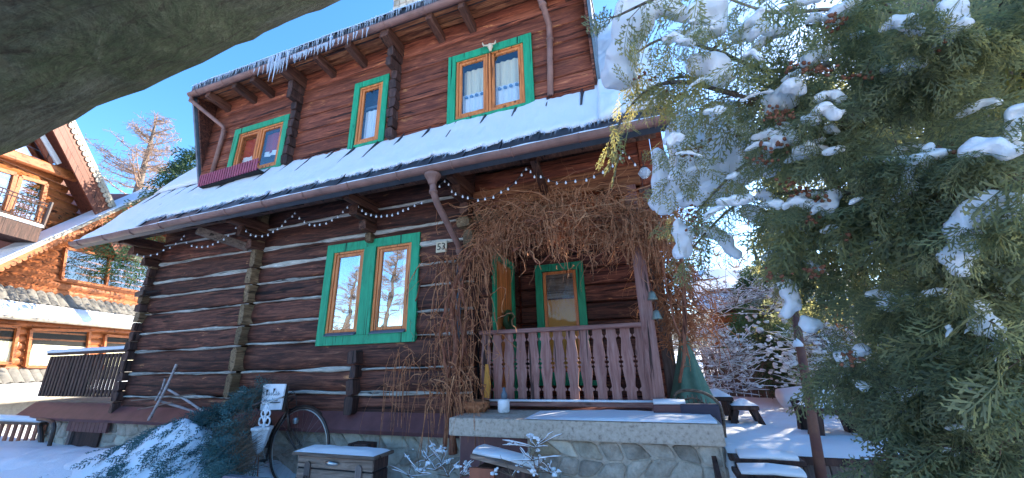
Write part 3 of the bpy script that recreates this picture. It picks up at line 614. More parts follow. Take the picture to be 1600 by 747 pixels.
# flower box below left dormer window
fb = empty('flower_box', V(-7.5,4.7,3.7), 'maroon slatted window box under the left dormer window', 'window box')
a = V(-8.62, 4.62, 3.66); b_ = V(-6.98, 4.62, 3.72)
for k in range(24):
    p = a.lerp(b_, k/23); MB().box((p.x, p.y, p.z), (p.x+.044, p.y+.02, p.z+.27)).build('slat', M['maroon'] if 'maroon' in M else M.setdefault('maroon', paint('maroon_paint', (.34,.07,.12), .5)), fb, bevel=.004)
MB().beam(a+V(0,.04,.05), b_+V(.05,.04,.05), .02, .03).build('rail', M['maroon'], fb); MB().beam(a+V(0,.04,.2), b_+V(.05,.04,.2), .02, .03).build('rail', M['maroon'], fb)
MB().beam(a+V(0,.14,.02), b_+V(.05,.14,.02), .2, .04).build('tray', M['dark'], fb)
# ---- sill flashing board and foundation
MB().add([V(-13.0,4.72,-.88),V(-2.3,4.72,-.88),V(-2.3,4.98,-.62),V(-13.0,4.98,-.62),V(-13.0,4.74,-.93),V(-2.3,4.74,-.93),V(-2.3,5.0,-.93),V(-13.0,5.0,-.93)],
 [(0,1,2,3),(0,4,5,1),(4,7,6,5),(0,3,7,4),(1,5,6,2)]).build('base_flashing', M['purple'], H)
MB().box((-9.8,4.93,-.745),(-2.32,5.02,-.63)).build('sill_log', M['log'], H, bevel=.02)
MB().box((-12.4,4.93,-1.9),(-2.2,5.1,-.935)).build('foundation', M['mortar'], H)
def stones(x0, x1, z0, z1, y, sx, sz, parent, mats, dirx=(1,0,0), nrm=(0,-1,0), proud=.018, skip=None):
    nx = max(1, int((x1-x0)/sx)); nz_ = max(1, int((z1-z0)/sz)); D = Vector(dirx); Nn = Vector(nrm)
    pt = {}
    for j in range(nz_+1):
        for i in range(nx+1):
            u = x0+(x1-x0)*(i+(.5*(j%2) if 0 < i < nx else 0))/nx; z = z0+(z1-z0)*j/nz_
            if 0 < i < nx: u += rnd(-.3,.3)*sx*.8
            if 0 < j < nz_: z += rnd(-.3,.3)*sz*.8
            pt[i,j] = (u, z)
    for j in range(nz_):
        for i in range(nx):
            if skip and skip((pt[i,j][0]+pt[i+1,j][0])/2, (pt[i,j][1]+pt[i,j+1][1])/2): continue
            q = [pt[i,j], pt[i+1,j], pt[i+1,j+1], pt[i,j+1]]; cx_ = sum(a[0] for a in q)/4; cz_ = sum(a[1] for a in q)/4
            sh = rnd(.86,.96); q = [(cx_+(a[0]-cx_)*sh, cz_+(a[1]-cz_)*sh) for a in q]
            ring = []
            for k in range(4):
                a, b2 = q[k], q[(k+1)%4]
                for t in (rnd(.06,.2),rnd(.4,.6),rnd(.8,.94)): 
                    bul = rnd(-.02,.05)
                    ring.append((a[0]+(b2[0]-a[0])*t+(a[0]-cx_)*bul, a[1]+(b2[1]-a[1])*t+(a[1]-cz_)*bul))
            n = len(ring); pr = proud*rnd(.6,1.3); vs = []
            for lev, (s_, o) in enumerate(((1,-.02),(.985,pr*.55),(.86,pr))):
                for (u, z) in ring:
                    uu = cx_+(u-cx_)*s_; zz_ = cz_+(z-cz_)*s_; vs.append(D*uu+Nn*(o+rnd(-.006,.006)*lev)+V(0,y,zz_) if D.y == 0 else V(y,uu,zz_)+Nn*(o+rnd(-.006,.006)*lev))
            fs = [(l*n+k, l*n+(k+1)%n, (l+1)*n+(k+1)%n, (l+1)*n+k) for l in range(2) for k in range(n)]+[tuple(range(2*n,3*n))]
            MB().add(vs, fs).build('stone', M[random.choice(mats)], parent, smooth=True)
stones(-10.1, -2.25, -1.75, -.95, 4.93, .3, .2, H, ['stone','stone2','stone2','stone'], skip=lambda u, z: False)
stones(-12.3, -11.1, -1.75, -.97, 4.93, .28, .2, H, ['stone','stone2','stone'])
MB().box((-11.2,4.90,-1.0),(-10.1,4.96,-.935)).build('lintel', M['greybrown'], H)
for k in range(10): MB().box((-11.15+k*.13,4.82,-1.12),(-11.03+k*.13,4.86,-.93)).build('fascia_board', M['purple'], H)
dk = MB().box((-11.0,4.88,-1.75),(-10.15,4.915,-1.0)).build('cellar_door', M['board_z'], H)
MB().box((-11.09,4.84,-1.75),(-10.99,4.92,-1.0)).build('door_post', M['greybrownz'], H)
MB().box((-9.6,4.5,-1.8),(-9.3,4.9,-1.3)).build('stone', M['stone'], H, bevel=.08)
# side balcony at the left corner
MB().box((-12.9,4.98,-.7),(-9.95,8.6,-.6)).build('balcony_floor', M['greybrown'], H)
bal = empty('balcony_railing', V(-11.4,4.95,-.6), 'dark slatted balcony railing with a snow-topped handrail at the left corner', 'railing')
nb_ = 23
for k in range(nb_):
    x = -12.78+k*(2.75/(nb_-1)); MB().box((x-.04,4.9,-.5),(x+.04,4.925,.34)).build('slat', M['board_z'], bal, bevel=.006)
for z in (-.44,.26): MB().box((-12.86,4.93,z),(-9.98,4.97,z+.07)).build('rail', M['board_z'], bal)
MB().box((-12.9,4.87,.36),(-9.98,5.0,.41)).build('handrail', M['board_z'], bal)
s_ = MB(); pts = [V(x,4.93,.44+.01*nz(x*4)) for x in np.linspace(-12.95,-9.98,30)]; s_.tube(pts, .075, 8, sq=.6); s_.build('snow_cap', M['snow'], bal, smooth=True)
# ---- porch
MB().box((-2.35,4.86,-.66),(.14,6.6,-.6)).build('porch_floor', M['purple'], H)
for i in range(12):
    z0 = -.6+i*.3; segs = [(-2.1,.1)]
    if z0 < 1.5: segs = [(-2.1,-1.8),(-.95,.1)]
    for a, b_ in segs: MB().box((a,6.5,z0),(b_,6.62,z0+.285)).build('porch_log', M['log'], H, bevel=.02)
for i in range(12):
    z0 = -.6+i*.3
    for a, b_ in ((5.04,5.2),(6.1,6.5)): MB().box((-2.28,a,z0),(-2.12,b_,z0+.285)).build('porch_log', M['log'], H, bevel=.02)
MB().box((-2.28,5.04,2.9),(.2,6.6,2.95)).build('porch_ceiling', M['board_z'], H)
# back door / window seen through the porch
bw = frame_mb(-1.8,-.93,-.35,1.62,.13,6.44,6.52).build('window', M['green'], H, bevel=.004)

frame_mb(-1.66,-1.07,-.2,1.48,.05,6.46,6.52).build('sash', M['orange'], bw)
MB().box((-1.62,6.492,-.15),(-1.1,6.5,.98)).build('blind', M['yellow'], bw)
MB().box((-1.62,6.492,1.0),(-1.1,6.5,1.45)).build('lace', M['greybrown'], bw)
MB().box((-1.62,6.475,-.15),(-1.1,6.48,1.45)).build('pane', M['glass3'], bw)
MB().box((-1.9,6.40,-.42),(-.85,6.5,-.35)).build('sill', M['green'], bw)
# door in the left porch wall
dr = MB(); dr.box((-2.14,5.18,-.6),(-2.08,5.28,1.62)); dr.box((-2.14,6.02,-.6),(-2.08,6.12,1.62)); dr.box((-2.14,5.28,1.5),(-2.082,6.02,1.62))
dr = dr.build('door', M['green'], H, bevel=.004)
for k in range(3): MB().box((-2.15,5.29+k*.243,-.58),(-2.11,5.525+k*.243,1.5)).build('door_board', M['orange'], dr, bevel=.006)
MB().tube([V(-2.09,5.36,.42), V(-2.05,5.36,.42), V(-2.05,5.48,.42)], .011, 8).build('handle', M['chrome'], dr)
# wreath on the door side
wr = MB(); wr.tube([V(-2.03, 5.62+.13*math.cos(a), .58+.13*math.sin(a)) for a in np.linspace(0,6.28,25)], .045, 8, rough=.8); single(wr, 'door_wreath', M['ivy'], 'green evergreen wreath hanging on the orange porch door', 'wreath')
# porch railing
PR = empty('porch_railing', V(-1.1,4.95,-.6), 'mauve porch railing of sawn fretwork balusters between vine and corner post', 'railing')
MB().box((-2.2,4.87,.335),(-.06,5.03,.39)).build('handrail', M['railx'], PR, bevel=.008)
MB().box((-2.3,4.85,-.56),(0.02,4.99,-.50)).build('bottom_rail', M['railx'], PR, bevel=.006)
gp = [(0,.028),(.14,.03),(.15,.008),(.17,.008),(.2,.034),(.24,.032),(.45,.007),(.462,.022),(.478,.022),(.49,.007),(.51,.007),(.52,.027),(.545,.027),(.555,.007),(.575,.007),(.585,.02),(.6,.02),(.61,.007),(.82,.03),(.86,.03),(.88,.008),(.9,.008),(.92,.026),(1,.026)]
bm_w = [(t, .0842-g_) for t, g_ in gp]
for k in range(13):
    x = -2.12+k*.1685; z0, z1 = -.51, .34; pts = [V(x+w_*1.0, 4.94, z0+(z1-z0)*t) for t, w_ in bm_w]+[V(x-w_*1.0, 4.94, z0+(z1-z0)*t) for t, w_ in reversed(bm_w)]
    # strips so the concave outline stays clean
    mb = MB(); vs = []; n = len(bm_w)
    for yy in (4.925, 4.95):
        for t, w_ in bm_w: vs += [(x-w_, yy, z0+(z1-z0)*t), (x+w_, yy, z0+(z1-z0)*t)]
    fs = []
    for i in range(n-1):
        a = 2*i; fs += [(a,a+1,a+3,a+2),(2*n+a,2*n+a+2,2*n+a+3,2*n+a+1),(a,a+2,2*n+a+2,2*n+a),(a+1,2*n+a+1,2*n+a+3,a+3)]
    mb.add(vs, fs).build('baluster', M['rail'], PR)
cp = MB(); cp.box((-.07,4.86,-.62),(.09,5.04,2.2)); cp = single(cp, 'porch_post', M['rail'], 'square mauve timber post at the right corner of the porch', 'post', bevel=.012)
MB().box((-.05,4.62,-.62),(.3,4.86,-.5)).build('step_block', M['purple'], H, bevel=.01)
s_ = MB().tube([V(-.04,4.74,-.49),V(.1,4.74,-.485),V(.28,4.74,-.49)], .1, 8, sq=.35).build('snow_cap', M['snow'], H, smooth=True)
MB().tube([V(-2.28,4.86,-.494),V(-1.0,4.86,-.492),V(.0,4.86,-.494)], .035, 6, sq=.4).build('snow_cap', M['snow'], H, smooth=True)
# things on the porch edge
c = V(-1.73,4.55,-.6); bk = MB(); bk.lathe(c, [(.055,0),(.07,.02),(.072,.14),(.066,.15)], 14); bk = single(bk, 'white_bucket', M['white'], 'small white lantern pot standing on the terrace slab below the railing', 'pot', smooth=True)
bt = MB(); bt.lathe(c+V(0,.02,.151), [(.035,0),(.04,.05),(.02,.09),(.015,.13)], 10); single(bt, 'glass_jar', M['flash'], 'little blue glass jar standing on top of the white pot', 'jar', smooth=True)
bs = MB(); bs.lathe(V(-2.12,4.62,-.6), [(.12,0),(.16,.05),(.17,.12),(.14,.13)], 18); single(bs, 'wicker_basket', M['vine'], 'low round wicker basket on the slab beside the vine stem', 'basket')
cd = MB(); cd.tube([V(-2.06,4.8,-.46),V(-2.05,4.82,-.3),V(-2.06,4.82,-.05)], [.035,.045,.02], 8, rough=.5); single(cd, 'corn_bundle', M['yellow'], 'pale yellow dried corn bundle hanging on the left railing end', 'ornament')
# ---- stone terrace
T = empty('stone_terrace', V(-.8,4.3,-1.7), 'low rubble stone terrace wall with speckled concrete coping in front of the porch', 'terrace')
MB().box((-2.24,4.14,-.79),(.53,4.9,-.605)).build('coping_slab', M['slab'], T, bevel=.02, bseg=2)
MB().box((-1.35,4.24,-1.8),(.5,4.9,-.795)).build('mortar_core', M['mortar'], T)
MB().box((-2.2,4.34,-1.8),(-1.35,4.9,-.795)).build('mortar_core', M['mortar'], T)
MB().box((-2.18,4.315,-1.8),(-1.36,4.345,-.80)).build('panel_door', M['purple'], T)
stones(-1.33, .49, -1.75, -.80, 4.24, .21, .15, T, ['stone','stone2','stone','stone2','stone','stone','stone3','stone'], proud=.02)
stones(4.26, 4.88, -1.75, -.8, .5, .24, .19, T, ['stone','stone2'], dirx=(0,1,0), nrm=(1,0,0), proud=.03)
sc = MB(); vs, fs = grid([-1.35+.08*i for i in range(24)], [4.135,4.16,4.3,4.5,4.8], lambda x, y: -.60+(.02+.008*nz(x*5,y*5))*(1 if y > 4.14 else 0)*min(1,max(0,(x+1.35)*1.5))); sc.add(vs, fs); sc.build('snow_cap', M['snow'], T, smooth=True)
# house number plate
hp = empty('house_number', at(690,386,4.9), 'small cream house number plate reading 53 between window and down pipe', 'sign')
c = at(690,386,4.92); MB().box((c.x-.095,c.y-.01,c.z-.085),(c.x+.095,c.y+.01,c.z+.085)).build('plate', M['plate'], hp, bevel=.003)
def text(s, size, loc, m, parent, rot=(math.pi/2,0,0), ext=.002, name='lettering'):
    cu = bpy.data.curves.new(name, 'FONT'); cu.body = s; cu.size = size; cu.extrude = ext; cu.align_x = 'CENTER'; cu.align_y = 'CENTER'
    t = bpy.data.objects.new(name, cu); col.objects.link(t); dg = bpy.context.evaluated_depsgraph_get(); me = bpy.data.meshes.new_from_object(t.evaluated_get(dg)); bpy.data.objects.remove(t)
    o = bpy.data.objects.new(name, me); col.objects.link(o); me.materials.clear(); me.materials.append(m); o.rotation_euler = rot; o.location = Vector(loc)-Vector(parent['base']); o.parent = parent; return o
text('53', .155, V(c.x,c.y-.013,c.z), M['ink'], hp, ext=.004)
# ================================================================ STRING LIGHTS
def light_string(px, Y, label, n=None):
    pts = [at(x, y, Y) for x, y in px]; root = empty('string_lights', pts[0], label, 'string lights', 'bulb strings along the eave')
    path = smoothpath(pts, 3); MB().tube(path, .006, 4).build('cable', M['wire'], root)
    for p in pts:
        key = 'bulbme'
        if key not in M:
            b = MB().lathe(V(0,0,0), [(.0,-.034),(.011,-.031),(.0155,-.02),(.012,-.008),(.007,0),(.007,.01)], 8).build('bulb', M['bulb'], None, smooth=True)
            M[key] = b.data; bpy.data.objects.remove(b)
        o = bpy.data.objects.new('bulb', M[key]); col.objects.link(o); o.location = p-Vector(root['base']); o.parent = root
light_string([(205,388),(215,397),(225,400),(236,398),(246,396),(256,390),(266,386),(275,380),(284,373),(288,368),(292,378),(300,383),(308,385),(316,385),(325,384),(333,381),(341,377),(350,373),(357,367)], 4.5, 'string of white bulbs in two swags under the far left eave')
light_string([(369,355),(380,350),(385,360),(392,366),(400,368),(410,368),(419,366),(427,361),(434,357),(441,352),(446,345),(457,337),(461,332),(468,340),(476,346),(484,350),(492,351),(500,350),(510,348),(519,343),(528,338),(536,330),(543,323),(554,316)], 4.5, 'string of white bulbs in swags left of the double window bracket')
light_string([(554,316),(560,322),(566,328),(572,333),(580,335),(588,337),(596,337),(605,336),(613,335),(622,332),(630,328),(638,325),(648,320),(659,316)], 4.48, 'string of white bulbs in one swag above the lower double window')
light_string([(687,290),(695,282),(701,287),(706,298),(712,302),(723,306),(731,308),(747,312),(758,310),(771,307),(783,299),(794,294),(806,284),(815,272),(822,263),(829,267),(835,275),(845,275),(857,281),(870,285),(884,284),(899,282),(916,280),(928,275),(942,268),(957,258),(969,246),(973,236),(983,245),(992,256)], 4.4, 'string of white bulbs in swags above the dry vine on the porch')

# ================================================================ DRY VINE
VN = empty('dry_vine', V(-2.3,4.6,-1.6), 'dry leafless vine hanging in a thick brown tangle over the porch opening', 'vine')
def hang(n, fx, L, droop=.1, seg=9, jit=.05, out=.0):
    P = []
    for _ in range(n):
        p = np.array(fx()); l = L()*1.0; d = RNG.normal(0, .8, 3)*np.array([1,.5,.6]); path = [p.copy()]; st = l/seg; dr_ = droop*rnd(.4,1.4)
        for k in range(seg):
            d = d*.8+np.array([0, -out, -1.0])*dr_*(k+1)**.6+RNG.normal(0, jit*6, 3)*np.array([1,.6,.7]); u = d/np.linalg.norm(d); p = p+u*st; path.append(p.copy())
        P.append(path)
    return P
def topline():
    px = rnd(740, 1050); t = (px-740)/310; base = 345-24*math.sin(math.pi*min(1, t*1.02))**.7+ (40*(1-t*4) if t < .25 else 0)
    return at(px, base+min(40,max(-28,random.gauss(4, 18))), rnd(4.4, 5.0))
P1 = hang(1250, topline, lambda: abs(random.gauss(.30,.13))+.08, .36, jit=.055, out=.03)
P1b = hang(700, lambda: at(rnd(735,1055), 352+random.gauss(0,20), rnd(4.4,5.0)), lambda: rnd(.15,.6), .08, jit=.10)
P1b += hang(160, lambda: at(rnd(745,1010), 330+random.gauss(0,14), rnd(4.35,4.8)), lambda: rnd(.6,1.2), .03, jit=.05)
def leftcol():
    px = random.gauss(716, 22); px = min(770, max(655, px)); return at(px, rnd(385, 590) if random.random() < .7 else 400, rnd(4.5, 4.82))
P2 = hang(170, leftcol, lambda: rnd(.2,1.2), .45, jit=.045)
P2b = hang(90, lambda: at(random.gauss(705,35), rnd(400,640), rnd(4.4,4.85)), lambda: rnd(.2,.8), .12, jit=.09)
def rightm():
    t = random.random(); px = random.gauss(1012+55*t, 14+10*t) if t > .3 else random.gauss(1015, 26); return at(max(min(px,1110),1000 if t > .25 else 900), 318+t*190+rnd(-20,20), rnd(5.1, 5.9))
P3 = hang(800, rightm, lambda: abs(random.gauss(.35,.15))+.1, .16, jit=.08)
P3b = hang(500, lambda: at(random.gauss(1062,22), rnd(330,545), rnd(5.1,5.9)), lambda: rnd(.15,.55), .0, jit=.14)
P4 = hang(22, lambda: at(random.gauss(625,14), rnd(540,600), 4.6), lambda: rnd(.5,1.1), .6, jit=.02)+hang(40, lambda: at(rnd(670,750), rnd(560,640), 4.3), lambda: rnd(.3,.9), .35, jit=.03)
for name, PP, r, mm in (('stems', P1+P1b, .0034, 'vine'), ('stems', P2+P2b+P4, .0031, 'vine'), ('stems', P3+P3b, .0038, 'vine')):
    RR = np.abs(RNG.normal(r, r*.7, (len(PP), 1)))+.0012; RR = RR*np.linspace(1.15, .5, 10)[None]; v, f = strands(PP, RR, 3); o = np_mesh(name, v, f, M[mm], VN); o['kind'] = 'stuff'
# curly dead leaves and knots
lv = []; lf = []; k = 0
allp = P1+P2+P3
for _ in range(2600):
    p = np.array(random.choice(allp)[random.randint(2,8)]); a = RNG.normal(0,1,3); a /= np.linalg.norm(a); b = np.cross(a, RNG.normal(0,1,3)); b /= np.linalg.norm(b); s_ = rnd(.008,.02)
    lv += [p, p+(a+b*.6)*s_, p+a*2*s_, p+(a-b*.6)*s_]; lf.append((k,k+1,k+2,k+3)); k += 4
o = np_mesh('dead_leaves', lv, lf, M['vine'], VN); o['kind'] = 'stuff'
for pts, r in (([(706,712),(704,640),(712,560),(705,480),(725,420),(760,372),(830,345),(930,335),(1010,330)], .05), ([(725,700),(718,600),(728,500),(718,430),(735,380)], .022), ([(696,705),(700,600),(690,520),(708,450),(740,400),(800,372),(900,360),(1000,370)], .02), ([(1010,330),(1045,360),(1065,430),(1072,520),(1062,600)], .035), ([(985,350),(1030,400),(1050,480),(1080,560)], .018), ([(650,470),(672,415),(712,400),(760,420)], .009), ([(680,440),(700,405),(740,395)], .008), ([(742,330),(770,318),(805,312),(842,330)], .01)):
    q = smoothpath([at(x+rnd(-3,3), y, 4.62 if x < 1000 else 5.0) for x, y in pts], 7); n_ = len(q)
    MB().tube([p+V(.03*nz(p.z*4,r*50), .02*nz(p.z*5,3), .03*nz(p.x*4,r*70)) for p in q], [r*(1-.55*i/n_)*(1+.25*nz(i*.4)) for i in range(n_)], 9, rough=.35).build('trunk', M['vine2'], VN, smooth=True)
random.seed(31)
for _ in range(16):
    x0 = rnd(735,960); x1 = x0+rnd(60,170)*random.choice((1,1,-.6)); y0 = rnd(318,395); q = smoothpath([at(x0+(x1-x0)*t, y0+rnd(-16,16)+(30*t*t if random.random() < .4 else 0), rnd(4.42,4.75)) for t in (0,.25,.5,.75,1)], 6); n_ = len(q); r = rnd(.005,.013)
    MB().tube(q, [r*(1-.6*i/n_)*(1+.3*nz(i*.5,r*90)) for i in range(n_)], 6).build('runner', M['vine2'], VN, smooth=True)
for _ in range(12):
    x0 = random.gauss(715,16); q = smoothpath([at(x0+rnd(-12,12), yy, rnd(4.5,4.7)) for yy in (rnd(395,450),480,540,600,rnd(620,700))], 6); n_ = len(q); r = rnd(.005,.012)
    MB().tube(q, [r*(1-.3*i/n_)*(1+.3*nz(i*.5,r*90)) for i in range(n_)], 6).build('runner', M['vine2'], VN, smooth=True)
random.seed(11)
# side trellis backing on the right of the porch: tall dark post
single(MB().box((.14,5.7,-.6),(.3,5.86,3.0)), 'corner_post', M['greybrownz'], 'weathered post behind the vine at the house corner', 'post', bevel=.01)

# bells, lantern
for i, (px, py, lab) in enumerate(((1019,462,'upper bell of the pair hanging right of the porch post'), (1026,492,'lower bell of the pair hanging right of the porch post'))):
    c = at(px, py, 4.8); r = empty('hanging_bell', c, lab, 'bell', 'bells beside the porch post')
    MB().lathe(c, [(.062,-.05),(.055,-.035),(.045,.0),(.035,.04),(.015,.055)], 14).build('bell_body', M['brass'], r, smooth=True)
    MB().tube([c+V(0,0,.05), c+V(0,0,.16)], .004, 5).build('cord', M['wire'], r)
    MB().lathe(c, [(.0,-.075),(.012,-.07),(.012,-.055),(.0,-.05)], 8).build('clapper', M['metal_b'], r)
c = at(1007, 270, 4.55); r = empty('eave_lantern', c, 'round glass lantern hanging under the right end of the eave', 'lantern')
MB().lathe(c, [(.0,-.075),(.045,-.06),(.07,-.02),(.07,.02),(.045,.055),(.02,.06)], 10).build('globe', M['ice'], r)
for k in range(6): a = k*math.pi/3; MB().tube([c+V(math.cos(a)*.02,math.sin(a)*.02,.07), c+V(math.cos(a)*.075,math.sin(a)*.075,0), c+V(math.cos(a)*.02,math.sin(a)*.02,-.075)], .004, 4).build('rib', M['white'], r)
MB().lathe(c, [(.03,.06),(.04,.07),(.01,.1)], 8).build('cap', M['metal_b'], r); MB().tube([c+V(0,0,.1), c+V(0,0,.3)], .004, 4).build('hook', M['wire'], r)

# ================================================================ NEIGHBOUR CHALET
d_ = V(-.40,.92,0).normalized(); n_ = V(.92,.40,0).normalized(); Q0 = V(-19.6,6.6,0)
def nb(px, py, w=0): return atp(px, py, Q0+n_*w, n_)
def sc_(p): return (p-Q0).dot(d_)
def NP(s, z, w=0): return Q0+d_*s+n_*w+V(0,0,z)
NB = empty('neighbour_chalet', Q0+V(0,0,-1.7), 'sunlit honey coloured timber chalet with snowy tiled ledges left of the log house', 'house')
def nprism(pxs, w0, w1, name, m, parent=NB, bevel=0):
    return MB().prism([nb(x, y, w1) for x, y in pxs], n_*(w0-w1)).build(name, M[m], parent, bevel=bevel)
def nbeam(a, b_, th, w, name, m, parent=NB, up=(0,0,1), dep=.12):
    p = nb(*a, w); q = nb(*b_, w); return MB().beam(p, q, dep, th, up=up).build(name, M[m], parent)
# rows of logs: upper wall, annex wall, ground wall
def nlogs(s0, s1, z0, z1, h, w, m='nb', cut=None):
    z = z0
    while z < z1-.02:
        a, b_ = s0, s1
        if cut: a, b_ = cut(z+h/2)
        if b_-a > .15:
            vs = []; k = 6
            for s in (a, b_):
                for j in range(k): t = j/(k-1); vs.append(NP(s, z+h*t*.985, w+.055*math.sin(math.pi*t)**.7))
            MB().add(vs, [(j, k+j, k+j+1, j+1) for j in range(k-1)]+[tuple(range(k)), tuple(range(2*k-1,k-1,-1))]).build('log', M[m], NB, smooth=True)
        z += h
pk = nb(237, 300, .5); sp_, zp_ = sc_(pk), pk.z
al = nb(0, 405, .5); slope = (zp_-al.z)/(sp_-sc_(al))
nlogs(-3, 12, nb(0,447,.0).z-.3, zp_, .26, 0, cut=lambda z: (max(-3, sp_-(zp_-z)/slope), min(12, sp_+(zp_-z)/slope*1.0)))
sr_ = sp_+3.4
MB().prism([NP(-6,-1.7,-4), NP(sr_,-1.7,-4), NP(sr_,zp_-3.4*slope*1.15-.1,-4), NP(sp_,zp_-.1,-4), NP(-6,zp_-(sp_+6)*slope-.1,-4)], n_*3.9).build('wall_core', M['nbd'], NB)
MB().prism([NP(-9,-1.7,-6), NP(9,-1.7,-6), NP(9,3,-6), NP(4,9,-6), NP(-9,9,-6)], n_*1.5).build('wall_core', M['nbd'], NB)
# annex gable roof: slab following the verge (snow on top, fascia and lighter edge)
for sg_, (sa, za) in ((1, (-6.0, zp_-(sp_+6.0)*slope)), (-1, (sp_+3.6, zp_-3.6*slope*1.15))):
    A = NP(sa, za, .75); B = NP(sp_, zp_, .75); up = V(0,0,1)
    MB().add([A,B,B+up*.05,A+up*.05,A-n_*.75,B-n_*.75,B+up*.05-n_*.75,A+up*.05-n_*.75],[(0,1,2,3),(4,7,6,5),(3,2,6,7),(0,4,5,1),(0,3,7,4),(1,5,6,2)]).build('roof', M['nbd'], NB)
    A2 = A+n_*.02; B2 = B+n_*.02
    MB().add([A2-up*.22,B2-up*.22,B2+up*.04,A2+up*.04]+[p-n_*.04 for p in (A2-up*.22,B2-up*.22,B2+up*.04,A2+up*.04)],[(0,1,2,3),(4,7,6,5),(3,2,6,7),(0,4,5,1)]).build('verge_board', M['nb'], NB)
    A3 = A+n_*.05; B3 = B+n_*.05
    MB().add([A3-up*.03,B3-up*.03,B3+up*.10,A3+up*.10]+[p-n_*.09 for p in (A3-up*.03,B3-up*.03,B3+up*.10,A3+up*.10)],[(0,1,2,3),(4,7,6,5),(3,2,6,7),(0,4,5,1)]).build('verge_trim', M['cream'], NB)
    MB().add([A+up*.05,B+up*.05,B+up*.13,A+up*.13]+[p-n_*.75 for p in (A+up*.05,B+up*.05,B+up*.13,A+up*.13)],[(0,1,2,3),(4,7,6,5),(3,2,6,7),(0,4,5,1),(0,3,7,4),(1,5,6,2)]).build('roof_snow', M['snow'], NB, bevel=.03)
    L = (B-A).length; nS = int(L/.16)
    for k in range(nS):
        p = A.lerp(B, (k+.5)/nS)+n_*.01-up*.25; MB().tube([p, p-n_*.03], .075, 8).build('scallop', M['cream' if sg_ < 0 else 'nb'], NB)
# annex windows
def nwin(pxs, w, panes, fm='nb', gl='glass'):
    o = nprism(pxs, w+.06, w+.13, 'window', fm)
    for pp in panes:
        q = MB().prism([nb(x, y, w+.135) for x, y in pp], n_*.01).build('pane', M[gl], o)
    return o
def nframe(pp, w, wd=.09, fm='orange', parent=NB, name='window'):
    P = [nb(x, y, w) for x, y in pp]; m = MB()
    for i in range(len(P)): m.beam(P[i], P[(i+1)%len(P)], .08, wd, up=n_.cross(P[(i+1)%len(P)]-P[i]))
    return m.build(name, M[fm], parent)
def nwin2(pp, w, mull=(), gl='glass', curt=False, wd=.09, fm='nb'):
    f = nframe(pp, w, wd, fm); MB().prism([nb(x, y, w-.02) for x, y in pp], n_*.012).build('pane', M[gl], f)
    for a, b_ in mull: MB().beam(nb(*a, w+.01), nb(*b_, w+.01), .07, wd).build('mullion', M[fm], f)
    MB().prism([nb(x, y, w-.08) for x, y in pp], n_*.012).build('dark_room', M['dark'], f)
    if curt:
        (x0,y0),(x1,y1),(x2,y2),(x3,y3) = pp; a = nb(x3,y3-2,w-.05); b_ = nb(x2,y2-2,w-.05); h = (nb(x0,y0,w).z-a.z)*.6; vs = []; k = 40
        for i in range(k+1):
            p = a.lerp(b_, i/k)+n_*.018*math.sin(i*1.3); vs += [p, p+V(0,0,h)]
        MB().add(vs, [(2*i,2*i+2,2*i+3,2*i+1) for i in range(k)]).build('curtain', M['curtain'], f)
    return f
nwin2([(103,388),(236,412),(230,458),(96,436)], .12, [((172,402),(166,447))], gl='glass2')
nwin2([(-20,508),(28,511),(18,568),(-30,566)], .12, curt=True, gl='glass3'); nwin2([(48,515),(140,517),(134,574),(40,573)], .12, curt=True, gl='glass3'); nwin2([(165,524),(240,530),(236,585),(158,580)], .12, curt=True, gl='glass3')
# ground floor logs
zg1 = nb(0,495,0).z; zg0 = nb(0,578,0).z
nlogs(-6, 10, zg0-.1, zg1+.05, .24, 0)
MB().prism([NP(-6,zg0-1.8,-.2), NP(10,zg0-1.8,-.2), NP(10,zg0-.1,-.2), NP(-6,zg0-.1,-.2)], n_*.25).build('plinth', M['tile'], NB)
# tiled ledges with snow: slope outward from wall
def ledge(pt_top, pt_snow, pt_gut, w0, w1, s0, s1, tag_):
    zt = nb(*pt_top, w0).z; zs_ = nb(*pt_gut, w1).z; nT = int((s1-s0)/.30)
    for k in range(nT):
        s = s0+k*.30; vs = []; kk = 5
        for w, z in ((w0, zt), (w0+(w1-w0)*.55, zt+(zs_-zt)*.5)):
            for j in range(kk): t = j/(kk-1); vs.append(NP(s+.29*t, z+.07*math.sin(math.pi*t), w))
        MB().add(vs, [(j,j+1,kk+j+1,kk+j) for j in range(kk-1)]).build('tile', M['tile'], NB, smooth=True)
    MB().prism([NP(s0,zt-.06,w0), NP(s0,zs_-.03,w1), NP(s0,zs_-.09,w1), NP(s0,zt-.2,w0)], d_*(s1-s0)).build('ledge_board', M['tile'], NB)
    vs = []; kk = 90
    for i in range(kk+1):
        s = s0+(s1-s0)*i/kk; e = .03*nz(s*1.7,zt)+.02*nz(s*6); wa = w0+(w1-w0)*.55+e
        vs += [NP(s, zt+(zs_-zt)*.5, wa), NP(s, zt+(zs_-zt)*.56+.07, wa+.05), NP(s, zs_+.12, w1-.02), NP(s, zs_+.0, w1+.02)]
    MB().add(vs, [(4*i+j,4*i+4+j,4*i+5+j,4*i+1+j) for i in range(kk) for j in range(3)]).build('ledge_snow', M['snow'], NB, smooth=True)
    MB().tube([NP(s0,zs_-.05,w1+.06), NP(s1,zs_-.05,w1+.06)], .06, 8).build('gutter', M['cream'], NB, smooth=True)
ledge((0,447), (0,470), (0,492), .06, .75, -6, 10, 'upper')
ledge((0,578), (0,605), (0,626), .06, .75, -6, 10, 'lower')
